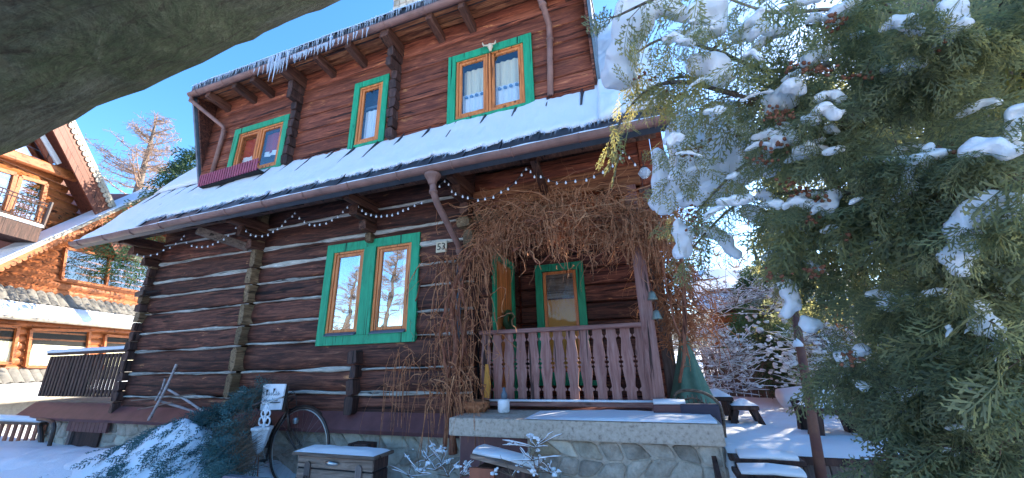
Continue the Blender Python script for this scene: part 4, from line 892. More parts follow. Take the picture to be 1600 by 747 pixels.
# upper storey set back: wall w=-1.2, big gable verge
WU = -.12
def uprism(pxs, w, name, m, th=.1): return MB().prism([nb(x, y, w) for x, y in pxs], n_*(-th)).build(name, M[m], NB)
vt = nb(105,185,WU+.7); vb = nb(170,318,WU+.7); dv = (vt-vb).normalized(); vtop = vb+dv*9
def line_s(z, off=0): return sc_(vb)+(z-vb.z)*(sc_(vt)-sc_(vb))/(vt.z-vb.z)+off
nlogs(-8, 10, nb(0,345,WU).z, vtop.z-1.0, .27, WU, m='nb', cut=lambda z: (-8, line_s(z, -.75)))
for off, m_, dw, hh in ((0,'nbd',.0,.30),):
    A = vb-dv*2.6; B = vtop; sd = d_*(-.9)
    for k in range(3): MB().prism([A+sd*(k/3.)-n_*.02, B+sd*(k/3.)-n_*.02, B+sd*((k+.96)/3.)-n_*.02, A+sd*((k+.96)/3.)-n_*.02], -n_*(.05)).build('soffit_board', M['nbd'], NB)
    MB().prism([A, B, B+d_*.12, A+d_*.12], -n_*1.2).build('roof', M['nbd'], NB)
    MB().prism([A+d_*.10+n_*.03, B+d_*.10+n_*.03, B+d_*.30+n_*.03, A+d_*.30+n_*.03], -n_*.06).build('verge_trim', M['cream'], NB)
    L = (B-A).length; nS = int(L/.2)
    for k in range(nS):
        p = A.lerp(B, (k+.5)/nS)+d_*.02+n_*.02; MB().tube([p, p-n_*.03], .10, 8).build('scallop', M['cream'], NB)
uprism([(-70,150),(52,206),(84,252),(-70,215)], WU+.12, 'gable_pane', 'glass', .02)
MB().beam(nb(58,200,WU+.3), nb(92,256,WU+.3), .06, .16).build('gable_trim', M['white'], NB); MB().beam(nb(46,196,WU+.25), nb(80,256,WU+.25), .08, .14).build('gable_trim', M['nbd'], NB)
MB().beam(nb(-40,222,WU+.25), nb(120,278,WU+.25), .2, .34).build('beam', M['nb'], NB, bevel=.05)
nwin2([(-45,252),(24,272),(6,338),(-60,320)], WU+.1, wd=.12, fm='nb'); nwin2([(32,276),(72,287),(58,350),(12,338)], WU+.1, wd=.12, fm='nb')
# upper balcony with iron railing
MB().prism([NP(-8, nb(0,337,WU+.8).z, WU), NP(sc_(nb(66,357,WU+.8)), nb(0,337,WU+.8).z, WU), NP(sc_(nb(66,357,WU+.8)), nb(0,337,WU+.8).z, WU+.8), NP(-8, nb(0,337,WU+.8).z, WU+.8)], V(0,0,-.5)).build('balcony_slab', M['board_z'], NB)
zb = nb(0,337,WU+.8).z; se = sc_(nb(66,357,WU+.8))
MB().prism([NP(-8,zb,WU+.1),NP(se,zb,WU+.1),NP(se,zb,WU+.85),NP(-8,zb,WU+.85)], V(0,0,.10)).build('balcony_snow', M['snow'], NB, bevel=.03)
zrl = nb(0,292,WU+.8).z
for z in (zrl, zrl-.12, zb+.15): MB().tube([NP(-8,z,WU+.78), NP(se,z,WU+.78)], .022, 6).build('railing_bar', M['metal_b'], NB)
s = -3
while s < se: MB().tube([NP(s,zb,WU+.78), NP(s,zrl,WU+.78)], .012, 5).build('railing_bar', M['metal_b'], NB); s += .13
MB().tube([NP(se,zb,WU+.78), NP(se,zrl+.1,WU+.78)], .06, 8).build('railing_post', M['metal_b'], NB)
# lamps/speaker on the house corner
c = at(222,460,4.75); fl = empty('flood_light', c, 'small dark flood light fixed to the far left log corner', 'lamp')
MB().beam(c-V(.14,0,0), c+V(.12,0,.03), .12, .1).build('lamp_body', M['metal_b'], fl, bevel=.01); MB().tube([c+V(.12,.0,.03), c+V(.25,.2,.1)], .02, 6).build('arm', M['metal_b'], fl)
# lower left slatted fence
FE = empty('slat_fence', at(30,740,4.6), 'brown slatted fence with snow-capped rail in the lower left corner', 'fence')
A = at(-40,660,4.6); B = at(66,664,4.85)
for k in range(11):
    p = A.lerp(B, k/10); MB().box((p.x,p.y,-1.9),(p.x+.11,p.y+.03,p.z)).build('slat', M['sunwood'], FE, bevel=.005)
MB().beam(A+V(0,-.03,.03), B+V(.1,-.03,.03), .12, .05).build('top_rail', M['metal_b'], FE); MB().beam(A+V(0,-.03,.11), B+V(.1,-.03,.11), .16, .12).build('snow_cap', M['snow'], FE, bevel=.04)
MB().tube([at(62,655,4.8), at(68,760,4.8)], .04, 8).build('post', M['metal_b'], FE)
single(MB().tube(smoothpath([at(60,655,4.75), at(84,662,4.72), at(76,700,4.72), at(62,747,4.7)]), .035, 8), 'drain_hose', M['metal_b'], 'dark drain pipe running down beside the snow-capped slat fence', 'pipe')

# ================================================================ LARCH AND PINE BEHIND
LT = empty('larch_tree', ray(205,420).normalized()*32-V(0,0,4), 'bare pinkish larch rising behind the annex roof against blue sky', 'tree')
b0 = atd(212,330,30)-V(0,0,6); tip = atd(246,182,31); tr = [b0.lerp(tip, t) for t in np.linspace(0,1,14)]
MB().tube(tr, [.34*(1-t)**.8+.02 for t in np.linspace(0,1,14)], 8).build('trunk', M['barkgrey'], LT, smooth=True)
br = []; tw = []
for _ in range(75):
    t = rnd(.38,.99); p = b0.lerp(tip, t); a = rnd(0, 6.28); L = (1-t)*5.5+.5; L *= rnd(.6,1.1); d = V(math.cos(a), math.sin(a), .12+.25*t)
    path = [p+d*L*s+V(0,0,.25*L*s*s-.12*L*s) for s in np.linspace(0,1,10)]; br.append(path)
    for q in range(int(34*L**.8)):
        s = rnd(.2,1); i = int(s*8.9); o = path[i].lerp(path[i+1], rnd(0,1)); dd = V(random.gauss(0,1), random.gauss(0,1), random.gauss(.2,.7)).normalized(); l = rnd(.15,.5)
        tw.append([o+dd*l*u+V(0,0,-.1*u*u*l) for u in (0,.33,.66,1)])
v, f = strands(br, np.linspace(.035,.01,10)[None]*np.ones((len(br),1)), 4); np_mesh('branches', v, f, M['larch'], LT)['kind'] = 'stuff'
v, f = strands(tw, .0085, 3); np_mesh('crown', v, f, M['larch'], LT)['kind'] = 'stuff'

def copy_tree(o, parent=None):
    c = o.copy(); col.objects.link(c); c.parent = parent
    for ch in [q for q in col.objects if q.parent == o]: copy_tree(ch, c)
    return c
for x_, y_, lab in ((-24,-16,'bare larch standing across the yard opposite the double window'), (-34,-22,'bare larch farther off across the yard')):
    c_ = copy_tree(LT); c_.location = (x_, y_, -1.6); c_['label'] = lab
# ================================================================ FOLIAGE SPRAYS
def spray_mesh(L=.26, nside=13, seed=1, sub=4, wl=.0052):
    rs = random.Random(seed); q = []
    def rib(p, d, l, w, nrm):
        p = np.array(p, float); d = np.array(d, float); d /= np.linalg.norm(d); s = np.cross(d, nrm); s /= np.linalg.norm(s)
        q.append([p-s*w*.6, p+d*l*.5-s*w+nrm*.002, p+d*l, p+d*l*.5+s*w+nrm*.002])
    for i in range(5):
        y0 = L*i/5; y1 = L*(i+1)/5; z0 = -.18*L*(i/5)**2; z1 = -.18*L*((i+1)/5)**2
        q.append([np.array([-.002,y0,z0]), np.array([.002,y0,z0]), np.array([.0016,y1,z1]), np.array([-.0016,y1,z1])])
    for i in range(nside):
        t = (i+.6)/nside; sd = 1 if i % 2 else -1; y = L*t; z = -.18*L*t*t; sl = L*.42*math.sin(math.pi*min(1,(1.12-t)*.86))**.8*rs.uniform(.75,1.15)
        ang = math.radians(rs.uniform(36,50)); d = np.array([sd*math.sin(ang), math.cos(ang), -.25]); nrm = np.array([0,.1,1.]); rib((0,y,z), d, sl, wl, nrm)
        dn = d/np.linalg.norm(d)
        for k in range(sub):
            u = (k+.8)/(sub+.6); p = np.array([0,y,z])+dn*sl*u; s2 = 1 if k % 2 else -1; a2 = ang*sd+s2*math.radians(38); rib(p, (math.sin(a2), math.cos(a2), -.2), sl*.42*(1-u*.6), wl*.9, nrm)
    q = np.array(q); return q.reshape(-1,3), np.arange(len(q)*4).reshape(-1,4)
def rot_to(d, roll):
    d = np.array(d, float); d /= np.linalg.norm(d); z = np.array([math.cos(roll)*.9, math.sin(roll)*.9, .5]); x = np.cross(d, z); x /= np.linalg.norm(x)+1e-9; z = np.cross(x, d); return np.stack([x, d, z], 1)
def place(base, mats, poss, scs):
    v, f = base; Mx = np.array(mats)*np.array(scs)[:,None,None]; P = np.einsum('kij,nj->kni', Mx, v)+np.array(poss)[:,None]
    return P.reshape(-1,3), (f[None]+(np.arange(len(mats))*len(v))[:,None,None]).reshape(-1,4)
SPR = [spray_mesh(seed=s) for s in (1,2,3)]; SPL = [spray_mesh(nside=8, sub=2, seed=s, wl=.008) for s in (4,5)]

# ================================================================ THUJA
trunkp = ray(1640,400); trunkp = Vector((trunkp.x, trunkp.y, 0)).normalized()*3.6
TH = empty('thuja_tree', trunkp+V(0,0,-1.6), 'large snow-laden thuja with brown cones filling the right side of the view', 'tree')
MB().tube(smoothpath([trunkp+V(0,0,-1.8), trunkp+V(.03,0,0), trunkp+V(-.05,.05,2), trunkp+V(.1,0,5), trunkp+V(.1,0,8)]), [.17-.005*i for i in range(21)], 12, rough=.3).build('trunk', M['barkgrey'], TH, smooth=True)
sm = []; sp2 = []; twg = []; sc2 = []
brn = []
def add_branch(tip, start, n, spread, sag=.15, lo=.35, size=1.0, r=.012):
    start = Vector(start); tip = Vector(tip); mid = start.lerp(tip, .55)+V(0,0,sag)
    path = [start*(1-t)**2+mid*2*t*(1-t)+tip*t*t for t in np.linspace(0,1,10)]; brn.append((path, r))
    for _ in range(n):
        t = rnd(lo, 1.0); x = t*8.99; i = int(x); o = path[i].lerp(path[i+1], x-i); dr = (path[i+1]-path[i]).normalized()
        side = V(random.gauss(0,1), random.gauss(0,1), random.gauss(-.15,.5)); dd = (dr*.7+side*.8+V(0,0,-.45)).normalized(); l = rnd(.02, spread)
        e = o+dd*l+V(0,0,-.3*l*l); twg.append([o, o.lerp(e,.33)+V(0,0,.015), o.lerp(e,.66)+V(0,0,.012), e])
        for q in range(3):
            w = (dd*.8+V(random.gauss(0,.5), random.gauss(0,.5), random.gauss(-.45,.4))).normalized(); pp = o.lerp(e, rnd(.4,1)); sm.append(rot_to(w, rnd(0,6.28))); sp2.append(tuple(pp)); sc2.append(rnd(.45,.95)*size)
random.seed(11)
def start_for(tip): return V(trunkp.x, trunkp.y, 0)+V(0,0,min(4.5,max(-1.0, tip.z+rnd(-.1,.35))))
# dense body
def inside(px, py):
    if px < 1225+25*nz(py*.01): return False
    if px < 1340 and random.random() < .78: return False
    if py > 360 and px < 1300: return False
    if py > 690 and random.random() < .5: return False
    if py > 560: return px > 1345+50*nz(py*.02)+ (py-560)*.4
    if py > 430: return px > 1320+20*nz(py*.02)
    return True
cnt = 0
while cnt < 96:
    px = rnd(1225, 1680); py = rnd(-60, 760)
    if not inside(px, py): continue
    if px < 1300 and 430 < py and random.random() < .5: continue
    D = rnd(1.9, 3.3)*(1.0 if px < 1500 else .95); tip = atd(px, py, D); st = start_for(tip)
    st = tip.lerp(st, min(1, rnd(.6,1.3)/max(.3,(st-tip).length))) if True else st
    add_branch(tip, st, 8, .28, size=.9); cnt += 1
# the visible long limbs on the left fringe
LIMBS = [([(1345,185),(1240,165),(1150,148),(1075,120),(1040,128)], 2.1), ([(1500,60),(1380,30),(1300,15),(1210,20),(1130,-5)], 2.4), ([(1150,148),(1060,128),(1000,150),(955,215)], 2.15),
         ([(1300,100),(1200,110),(1120,80),(1040,60),(985,90)], 2.2), ([(1260,-10),(1160,-20),(1060,-15),(965,25)], 2.1), ([(1340,200),(1250,230),(1160,260),(1090,330)], 2.3), ([(1330,300),(1240,300),(1150,320),(1075,395)], 2.35),
         ([(1420,292),(1350,298),(1280,310),(1230,345)], 2.0), ([(1600,268),(1545,296),(1480,306),(1400,300)], 1.8), ([(1350,420),(1290,400),(1235,400)], 2.3), ([(1330,180),(1290,210),(1240,150),(1200,120)], 2.2), ([(1640,560),(1570,540),(1520,480)], 1.8), ([(1600,660),(1480,640),(1390,600),(1310,560)], 2.2), ([(1640,730),(1540,705),(1460,700),(1400,715)], 2.0)]
for pts, D in LIMBS:
    q = smoothpath([atd(x, y, D+.05*k) for k, (x, y) in enumerate(pts)], 6); n = len(q); brn.append((q, .013))
    for i in range(n):
        if pts[-1][0] < 1150 and i % 3 != 0: continue
        for _ in range(2 if pts[-1][0] < 1150 else 3):
            dr = (q[min(i+1,n-1)]-q[max(i-1,0)]).normalized(); dd = (dr*.5+V(random.gauss(0,.7), random.gauss(0,.7), random.gauss(-.5,.4))).normalized(); l = rnd(.02,.13); e = q[i]+dd*l
            twg.append([q[i], q[i].lerp(e,.33), q[i].lerp(e,.66), e])
            for _ in range(2):
                w = (dd*.6+dr*.3+V(random.gauss(0,.4), random.gauss(0,.4), random.gauss(-.6,.3))).normalized(); sm.append(rot_to(w, rnd(0,6.28))); sp2.append(tuple(q[i].lerp(e, rnd(.3,1)))); sc2.append(rnd(.45,.95))
# ---- snow clumps: (path pixels, width px, distance)
CL = [([(1055,195),(1110,205),(1165,215)],34,2.8), ([(1090,235),(1140,250),(1190,260)],38,2.85), ([(1050,290),(1100,300),(1160,305)],28,2.8), ([(1160,235),(1205,245)],18,2.5), ([(1165,330),(1200,345),(1235,360)],16,2.5), ([(1015,20),(1040,10),(1075,30)],16,2.4), ([(1150,60),(1170,45),(1190,20)],12,2.4), ([(1100,360),(1130,375),(1150,400)],14,2.5), ([(1210,320),(1190,300)],12,2.3), ([(1540,70),(1560,62)],7,2.1), ([(1380,110),(1400,105)],6,2.1), ([(1290,200),(1310,206)],7,2.1), ([(1350,250),(1365,246)],6,2.1), ([(1440,590),(1452,592)],6,2.0), ([(1570,620),(1592,628)],8,1.9), ([(1225,440),(1240,470),(1230,490)],12,2.3), ([(1260,500),(1275,520)],12,2.3), ([(1090,12),(1104,30),(1098,62)],26,2.12), ([(1000,-5),(985,40),(975,95),(965,130)],30,2.35), ([(1080,98),(1110,105),(1138,128)],20,2.05), ([(1205,175),(1222,155),(1244,160)],18,2.1), ([(1165,95),(1195,60),(1240,42)],10,2.3),
      ([(1262,98),(1275,86),(1292,92)],13,2.0), ([(1298,30),(1318,18),(1336,8)],12,2.0), ([(1480,10),(1490,40),(1468,78)],14,1.95), ([(1485,45),(1515,35)],9,1.92), ([(1055,200),(1075,250),(1050,300),(1030,330)],32,2.7), ([(1100,190),(1120,240),(1100,290)],40,2.75), ([(1150,200),(1140,250),(1165,280)],26,2.75),
      ([(1025,240),(1035,270),(1024,300)],14,2.6), ([(1070,320),(1085,310),(1140,290)],24,2.5), ([(1060,350),(1070,380),(1062,402)],15,2.4), ([(1205,215),(1225,205),(1240,225)],14,2.1), ([(1235,330),(1255,312),(1275,318)],18,2.15), ([(1240,250),(1262,240),(1285,248)],12,2.15), ([(1290,335),(1298,315),(1300,300)],14,1.95), ([(1404,312),(1425,280),(1445,255),(1465,240)],16,1.85),
      ([(1515,238),(1545,232),(1580,240)],15,1.75), ([(1505,425),(1500,385),(1508,345),(1545,322),(1590,320)],19,1.75), ([(1540,345),(1570,330),(1600,340)],14,1.74), ([(1380,462),(1388,475),(1395,482)],12,1.95), ([(1412,464),(1430,474),(1444,485)],10,1.95), ([(1528,478),(1540,510),(1560,530)],12,1.85), ([(1555,545),(1580,555),(1605,570)],12,1.85),
      ([(1465,556),(1482,556),(1500,568)],11,1.95), ([(1488,548),(1508,530)],8,1.95), ([(1195,405),(1210,395),(1222,402)],9,2.2), ([(1243,402),(1262,404),(1278,416)],9,2.2), ([(1345,540),(1352,555)],12,2.1), ([(1325,555),(1318,570)],13,2.2), ([(1348,600),(1352,610)],8,2.1), ([(1270,415),(1290,425)],6,2.2), ([(1360,385),(1378,378)],8,2.0), ([(1175,265),(1195,250),(1205,275)],14,2.2), ([(1115,175),(1150,170),(1165,190)],14,2.5), ([(1445,130),(1452,120),(1466,118)],6,2.0), ([(1415,645),(1425,650)],8,2.1), ([(1500,180),(1530,165),(1560,160)],8,2.0),([(1570,235),(1590,180),(1605,175)],10,1.9),([(1330,60),(1350,52)],6,2.1),([(1220,20),(1245,10)],8,2.2)]
random.seed(123)
for _ in range(75):
    if random.random() < .55: x, y = rnd(1050,1300), rnd(0,400)
    else: x, y = rnd(1250,1590), rnd(10,680)
    if y > 450 and x < 1330: continue
    a = rnd(8,26); CL.append(([(x-a, y+rnd(0,14)), (x, y), (x+a, y+rnd(-4,14))], rnd(4,12), rnd(1.85,2.15)))
def snow_clump(pts, wpx, D, seed):
    q = smoothpath([atd(x, y, D) for x, y in pts], 4); n = len(q); r = wpx/FOC*D*.85; bm = bmesh.new()
    q0 = q[0]-(q[1]-q[0]).normalized()*r*.5; q1 = q[-1]+(q[-1]-q[-2]).normalized()*r*.5
    P = [q0]+q+[q1]; m = len(P); mb = MB()
    rad = [r*.35]+[r*(.78+.28*math.sin(math.pi*(i+.5)/n)+.35*nz(i*.6, seed*3.3)) for i in range(n)]+[r*.35]
    mb.tube(P, rad, 14, sq=.8)
    me = bpy.data.meshes.new('snow_clump'); me.from_pydata([tuple(v) for v in mb.v], [], mb.f); bm.from_mesh(me)
    bmesh.ops.recalc_face_normals(bm, faces=bm.faces); bmesh.ops.subdivide_edges(bm, edges=bm.edges[:], cuts=1, use_grid_fill=True); bmesh.ops.triangulate(bm, faces=[f for f in bm.faces if len(f.verts) > 4])
    for _ in range(4): bmesh.ops.smooth_vert(bm, verts=bm.verts, factor=.5, use_axis_x=True, use_axis_y=True, use_axis_z=True)
    bm.normal_update()
    for v in bm.verts:
        s_ = 1/max(r, .02); c = v.co*s_*.9; v.co += v.normal*r*(.5*noise.noise(c+Vector((seed,0,0)))+.2*noise.noise(c*1.8)+.05*noise.noise(c*4.5))
        if v.normal.z < -.2: v.co.z += r*.25
    off = Vector(TH['base'])
    for v in bm.verts: v.co -= off
    bm.to_mesh(me); bm.free(); me.materials.append(M['snow']); me.polygons.foreach_set('use_smooth', [True]*len(me.polygons))
    o = bpy.data.objects.new('snow_clump', me); col.objects.link(o); o.parent = TH
    md = o.modifiers.new('blend', 'REMESH'); md.mode = 'VOXEL'; md.voxel_size = max(.005, r*.11); md.use_smooth_shade = True; ms = o.modifiers.new('soften', 'SMOOTH'); ms.iterations = 3; ms.factor = .5
    for i in range(1, m-1, (1 if wpx < 22 else 4) if pts[0][0] > 1290 else 5):          # sprays peeping out round the clump
        for _ in range(3):
            a = V(random.gauss(0,1), random.gauss(0,1), random.gauss(-.2,.6)).normalized(); sm.append(rot_to((a+V(0,0,-.5)).normalized(), rnd(0,6.28))); sp2.append(tuple(P[i]+a*r*.75-V(0,0,r*.3)+ray(1300,400).normalized()*r*.5)); sc2.append(rnd(.35,.6))
# small loads of snow caught on the sprays
random.seed(77); FP = []; FR = []
for i in range(1500):
    j = random.randrange(len(sp2)); c = np.array(sp2[j]); Mj = np.array(sm[j]); dr = Mj[:,1]*sc2[j]*.26; sdv = Mj[:,0]*sc2[j]*.05*rnd(-1,1); a0 = rnd(0,.4); a1 = a0+rnd(.2,.6); r = rnd(.003,.011)*min(1, max(.35, 1.1-abs(dr[2])/.2))
    
    if abs(dr[2]) > .05: continue
    a1 = a0+rnd(.12,.4)
    FP.append([c+sdv+dr*(a0+(a1-a0)*t)+np.array([0,0,.004-.18*sc2[j]*.26*t*t*.4]) for t in (0,.2,.4,.6,.8,1)]); FR.append([r*.2, r*rnd(.6,1.1), r*rnd(.8,1.3), r*rnd(.6,1.2), r*rnd(.5,1), r*.2])
v, f = strands(FP, np.array(FR), 6); np_mesh('snow_flecks', v, f, M['snow'], TH, smooth=True)['kind'] = 'stuff'
cones = []
for i, (pts, w, D) in enumerate(CL):
    snow_clump(pts, w, D, i+1)
CN = [(1278,112,12),(1250,105,6),(1310,35,8),(1225,182,14),(1200,180,8),(1150,195,8),(1165,205,10),(1000,125,4),(1075,240,16),(1090,225,6),(1235,290,8),(1250,300,6),(1280,310,8),(1540,360,16),(1560,365,12),(1590,360,10),(1488,238,14),(1475,245,8),(1325,375,6),(1268,340,8),(1275,425,10),(1205,430,6),(1130,130,6),(1170,160,10),(1080,330,8),(1095,350,6),(1340,120,6),(1470,75,6),(1330,560,6),(1120,75,4),(1210,225,10),(1190,250,8),(1060,150,5)]
iv, if_ = (lambda mb: (np.array([tuple(v) for v in mb.v]), mb.f))(MB().lathe(V(0,0,0), [(.001,-.5),(.28,-.35),(.42,-.05),(.3,.25),(.12,.5)], 5))
if_ = np.array([f for f in if_ if len(f) == 4]); cm = []; cp_ = []; cs_ = []
for px, py, n in CN:
    for _ in range(n*2):
        cp_.append(tuple(atd(px+random.gauss(0,11), py+random.gauss(0,6), 1.88+rnd(-.05,.15) if px > 1180 else 2.2))); cm.append(rot_to((random.gauss(0,1), random.gauss(0,1), random.gauss(-.3,.6)), rnd(0,6))); cs_.append(rnd(.012,.02))
v, f = place((iv, if_), cm, cp_, cs_); np_mesh('cones', v, f, M['cone'], TH)['kind'] = 'stuff'
def flush(parent, sm, sp2, sc2, mname, bases, name='crown'):
    k = len(bases); ls = []
    for j in range(k): ls.append(place(bases[j], sm[j::k], sp2[j::k], sc2[j::k]))
    v, f = merge(ls); np_mesh(name, v, f, M[mname], parent)['kind'] = 'stuff'
flush(TH, sm, sp2, sc2, 'thuja', SPR)
v, f = strands(twg, .0022, 3); np_mesh('twigs', v, f, M['twig'], TH)['kind'] = 'stuff'
for path, r in brn: MB().tube(path, [r*(1-.6*i/len(path)) for i in range(len(path))], 5, caps=False).build('branch', M['barkgrey'], TH, smooth=True)
# a second evergreen mass behind on the right
def far_evergreen(c, R, Hh, n, label, mname, snow=0, bases=SPL, sz=2.2):
    T = empty('evergreen_tree', V(c[0],c[1],-1.0), label, 'tree'); c = V(*c)
    MB().tube([c+V(0,0,-1.5), c+V(.1,0,Hh*.5), c+V(0,0,Hh*.95)], [.2,.13,.03], 8).build('trunk', M['barkgrey'], T, smooth=True)
    a = []; b = []; s = []
    for _ in range(n):
        z = random.random()**.8; rr = R*(1-z)**.75*(.45+.55*random.random())*(1+.35*nz(z*9, c.x)); an = rnd(0,6.28); p = c+V(math.cos(an)*rr, math.sin(an)*rr, -.9+z*Hh)
        a.append(rot_to((math.cos(an), math.sin(an), random.gauss(-.4,.4)), rnd(0,6.28))); b.append(tuple(p)); s.append(rnd(.7,1.3)*sz)
    flush(T, a, b, s, mname, bases); return T
far_evergreen((4.6,6.0,-.2), 1.9, 7.5, 1700, 'dark evergreen standing behind the front thuja at the right edge', 'thuja')
far_evergreen((6.5,9.0,-.2), 2.4, 9.5, 1600, 'tall evergreen farther back beyond the garden benches', 'thuja', sz=2.8)
far_evergreen((4.3,9.8,-.2), 1.9, 7.5, 1500, 'tall evergreen added to shade the deck, directly behind the wooden bench', 'thuja', sz=2.6)  # extra tree placed along the sun direction to keep sun off the deck
far_evergreen((3.4,13,-.2), 1.5, 3.6, 1100, 'snowy round evergreen behind the garden fence', 'ivy', sz=1.8)
pn = far_evergreen(tuple(atd(300,300,22)-V(0,0,3)), 2.2, 6.0, 1100, 'small pine peeking over the left end of the snowy skirt roof', 'ivy', sz=2.4)

# ================================================================ OVERHEAD LOG
def ilog(e1, d1, e2, d2, r, name, label, ext1=1.0, ext2=0., sd=0, rr=(1,1)):
    a = ray(*e1).normalized()*d1; b = ray(*e2).normalized()*d2; nrm = a.cross(b).normalized()
    if nrm.z < 0: nrm = -nrm
    t = (b-a).normalized(); A = a+nrm*r*rr[0]-t*ext1; B = b+nrm*r*rr[1]+t*ext2; n = 60; m = 48; vs = []; fs = []
    u = t.cross(nrm).normalized()
    for i in range(n+1):
        s = i/n; c = A.lerp(B, s); R = r*(rr[0]+(rr[1]-rr[0])*s)
        if ext2 == 0.0 and s > .93: R *= max(.03, math.sqrt(max(0, 1-((s-.93)/.07)**2)))
        for j in range(m):
            an = 2*math.pi*j/m; dd = nrm*math.cos(an)+u*math.sin(an); q = c+dd*R
            e = (.018*noise.noise(q*2.2+Vector((sd,0,0))))+.012*noise.noise(Vector((q.dot(t)*1.2, an*5, sd)))+.012*noise.noise(q*16)+.006*noise.noise(q*45); vs.append(q+dd*e*min(1,R/(r*.3)))
    for i in range(n):
        for j in range(m): fs.append((i*m+j, i*m+(j+1)%m, (i+1)*m+(j+1)%m, (i+1)*m+j))
    fs += [tuple(range(m))[::-1], tuple(range(n*m, n*m+m))]
    o = single(MB().add(vs, fs), name, M['moss'], label, 'log', smooth=True)
    w = t.cross(u).normalized(); mw = Matrix(((t.x,u.x,w.x,A.x),(t.y,u.y,w.y,A.y),(t.z,u.z,w.z,A.z),(0,0,0,1))); o.data.transform(mw.inverted()); o.matrix_world = mw; return o
ilog((530,-2), 2.35, (122,184), 2.05, .40, 'overhead_log', 'thick mossy grey log crossing overhead in the upper left corner', ext1=1.8, ext2=1.6)
# ================================================================ FOREGROUND LEFT
SPT = [spray_mesh(nside=9, sub=3, seed=s, wl=.0085) for s in (8,9)]
# junipers: fan-like branches with needles and snow
def bush(label, cores, n, mname, sz, name='juniper_bush', snowc=None, base=None, bases=None, dirv=(-.5,-.4,-.3)):
    B = empty(name, base, label, 'shrub'); a = []; b = []; s = []; tw = []
    for _ in range(n):
        (c0, c1, r) = random.choice(cores); p = c0.lerp(c1, random.random())+V(random.gauss(0,r*.5), random.gauss(0,r*.45), random.gauss(0,r*.38))
        d = V(dirv[0]+random.gauss(0,.45), dirv[1]+random.gauss(0,.4), dirv[2]+random.gauss(0,.4)); a.append(rot_to(d, rnd(0,6.28))); b.append(tuple(p)); s.append(rnd(.5,1.1)*sz); tw.append([p-d*.22*sz, p-d*.12*sz, p, p+d*.1*sz])
    flush(B, a, b, s, mname, bases or SPR); v, f = strands(tw, .0018, 3); np_mesh('twigs', v, f, M['twig'], B)['kind'] = 'stuff'
    return B
Yj = 3.9
def bank_z(x, y):
    X0 = -6.35; e = math.exp(-((x-X0)/1.05)**2*(1 if x < X0 else 1.7))*math.exp(-((y-4.05)/.55)**2)
    f = math.exp(-((x+8.6)/2.2)**2)*math.exp(-((y-4.0)/.7)**2)
    z = -1.42+.60*e+.24*f-.02*(x+9)*(x < -9)-.35*max(0, 3.6-y)+.05*nz(x*.9,y*.9)+.03*nz(x*3,y*3)*(1+2*e)+.06*e*nz(x*7,y*7)+.03*e*nz(x*17,y*17)
    if x > -5.6: z -= .5*(x+5.6)**1.2
    return max(-1.8, z)
bank = MB(); vs, fs = grid([-14+.06*i for i in range(160)], [2.8+.045*j for j in range(50)], bank_z)
bank.add(vs, fs); tag(bank.build('snow_bank', M['snow'], None, smooth=True), 'smooth snow bank heaped over the juniper in front of the house at the lower left', 'snow', kind='stuff')
JB = bush('blue green juniper sweeping down beside the bicycle, its lower boughs under snow', [(at(398,618,4.4), at(335,650,4.2), .13), (at(425,606,4.6), at(380,625,4.5), .08), (at(350,645,4.3), at(290,665,4.1), .08), (at(350,680,4.0), at(368,735,3.8), .16), (at(375,650,4.2), at(350,740,3.9), .16), (at(368,690,3.9), at(372,740,3.7), .12)], 1500, 'juniper', .8, bases=SPT, base=at(340,747,3.9))
a = []; b = []; s = []
for _ in range(900):
    x = random.gauss(-6.25, .75); y = rnd(3.35, 4.3); u = abs(nz(x*2.3+y*1.2, y*3.0))
    if u > .13 and x < -6.0 and random.random() > .12: continue
    d = V(-.35 if x < -6.2 else .1, -.7, -.45)+V(random.gauss(0,.3),0,random.gauss(0,.15)); a.append(rot_to(d, rnd(0,6.28))); b.append((x, y, bank_z(x,y)+.015)); s.append(rnd(.35,.8))
flush(JB, a, b, s, 'juniper', SPT, 'boughs')
# crossed sticks
CS = empty('crossed_sticks', at(265,650,4.5), 'bare pale sticks lashed into a leaning star against the log wall', 'ornament')
for a, b_, r in (((276,569),(232,657),.022), ((262,608),(328,650),.018), ((258,592),(243,626),.016), ((250,627),(308,645),.02), ((205,626),(305,616),.012), ((215,640),(270,628),.01)):
    MB().tube(smoothpath([at(*a,4.66), at((a[0]+b_[0])/2+2,(a[1]+b_[1])/2,4.62), at(*b_,4.6)]), r, 7, rough=.3).build('stick', M['greybrown'] if r < .015 else M['pale'] if 'pale' in M else M.setdefault('pale', wood('pale_stick', [(.3,(.2,.16,.14)),(.7,(.5,.42,.4))])), CS, smooth=True)
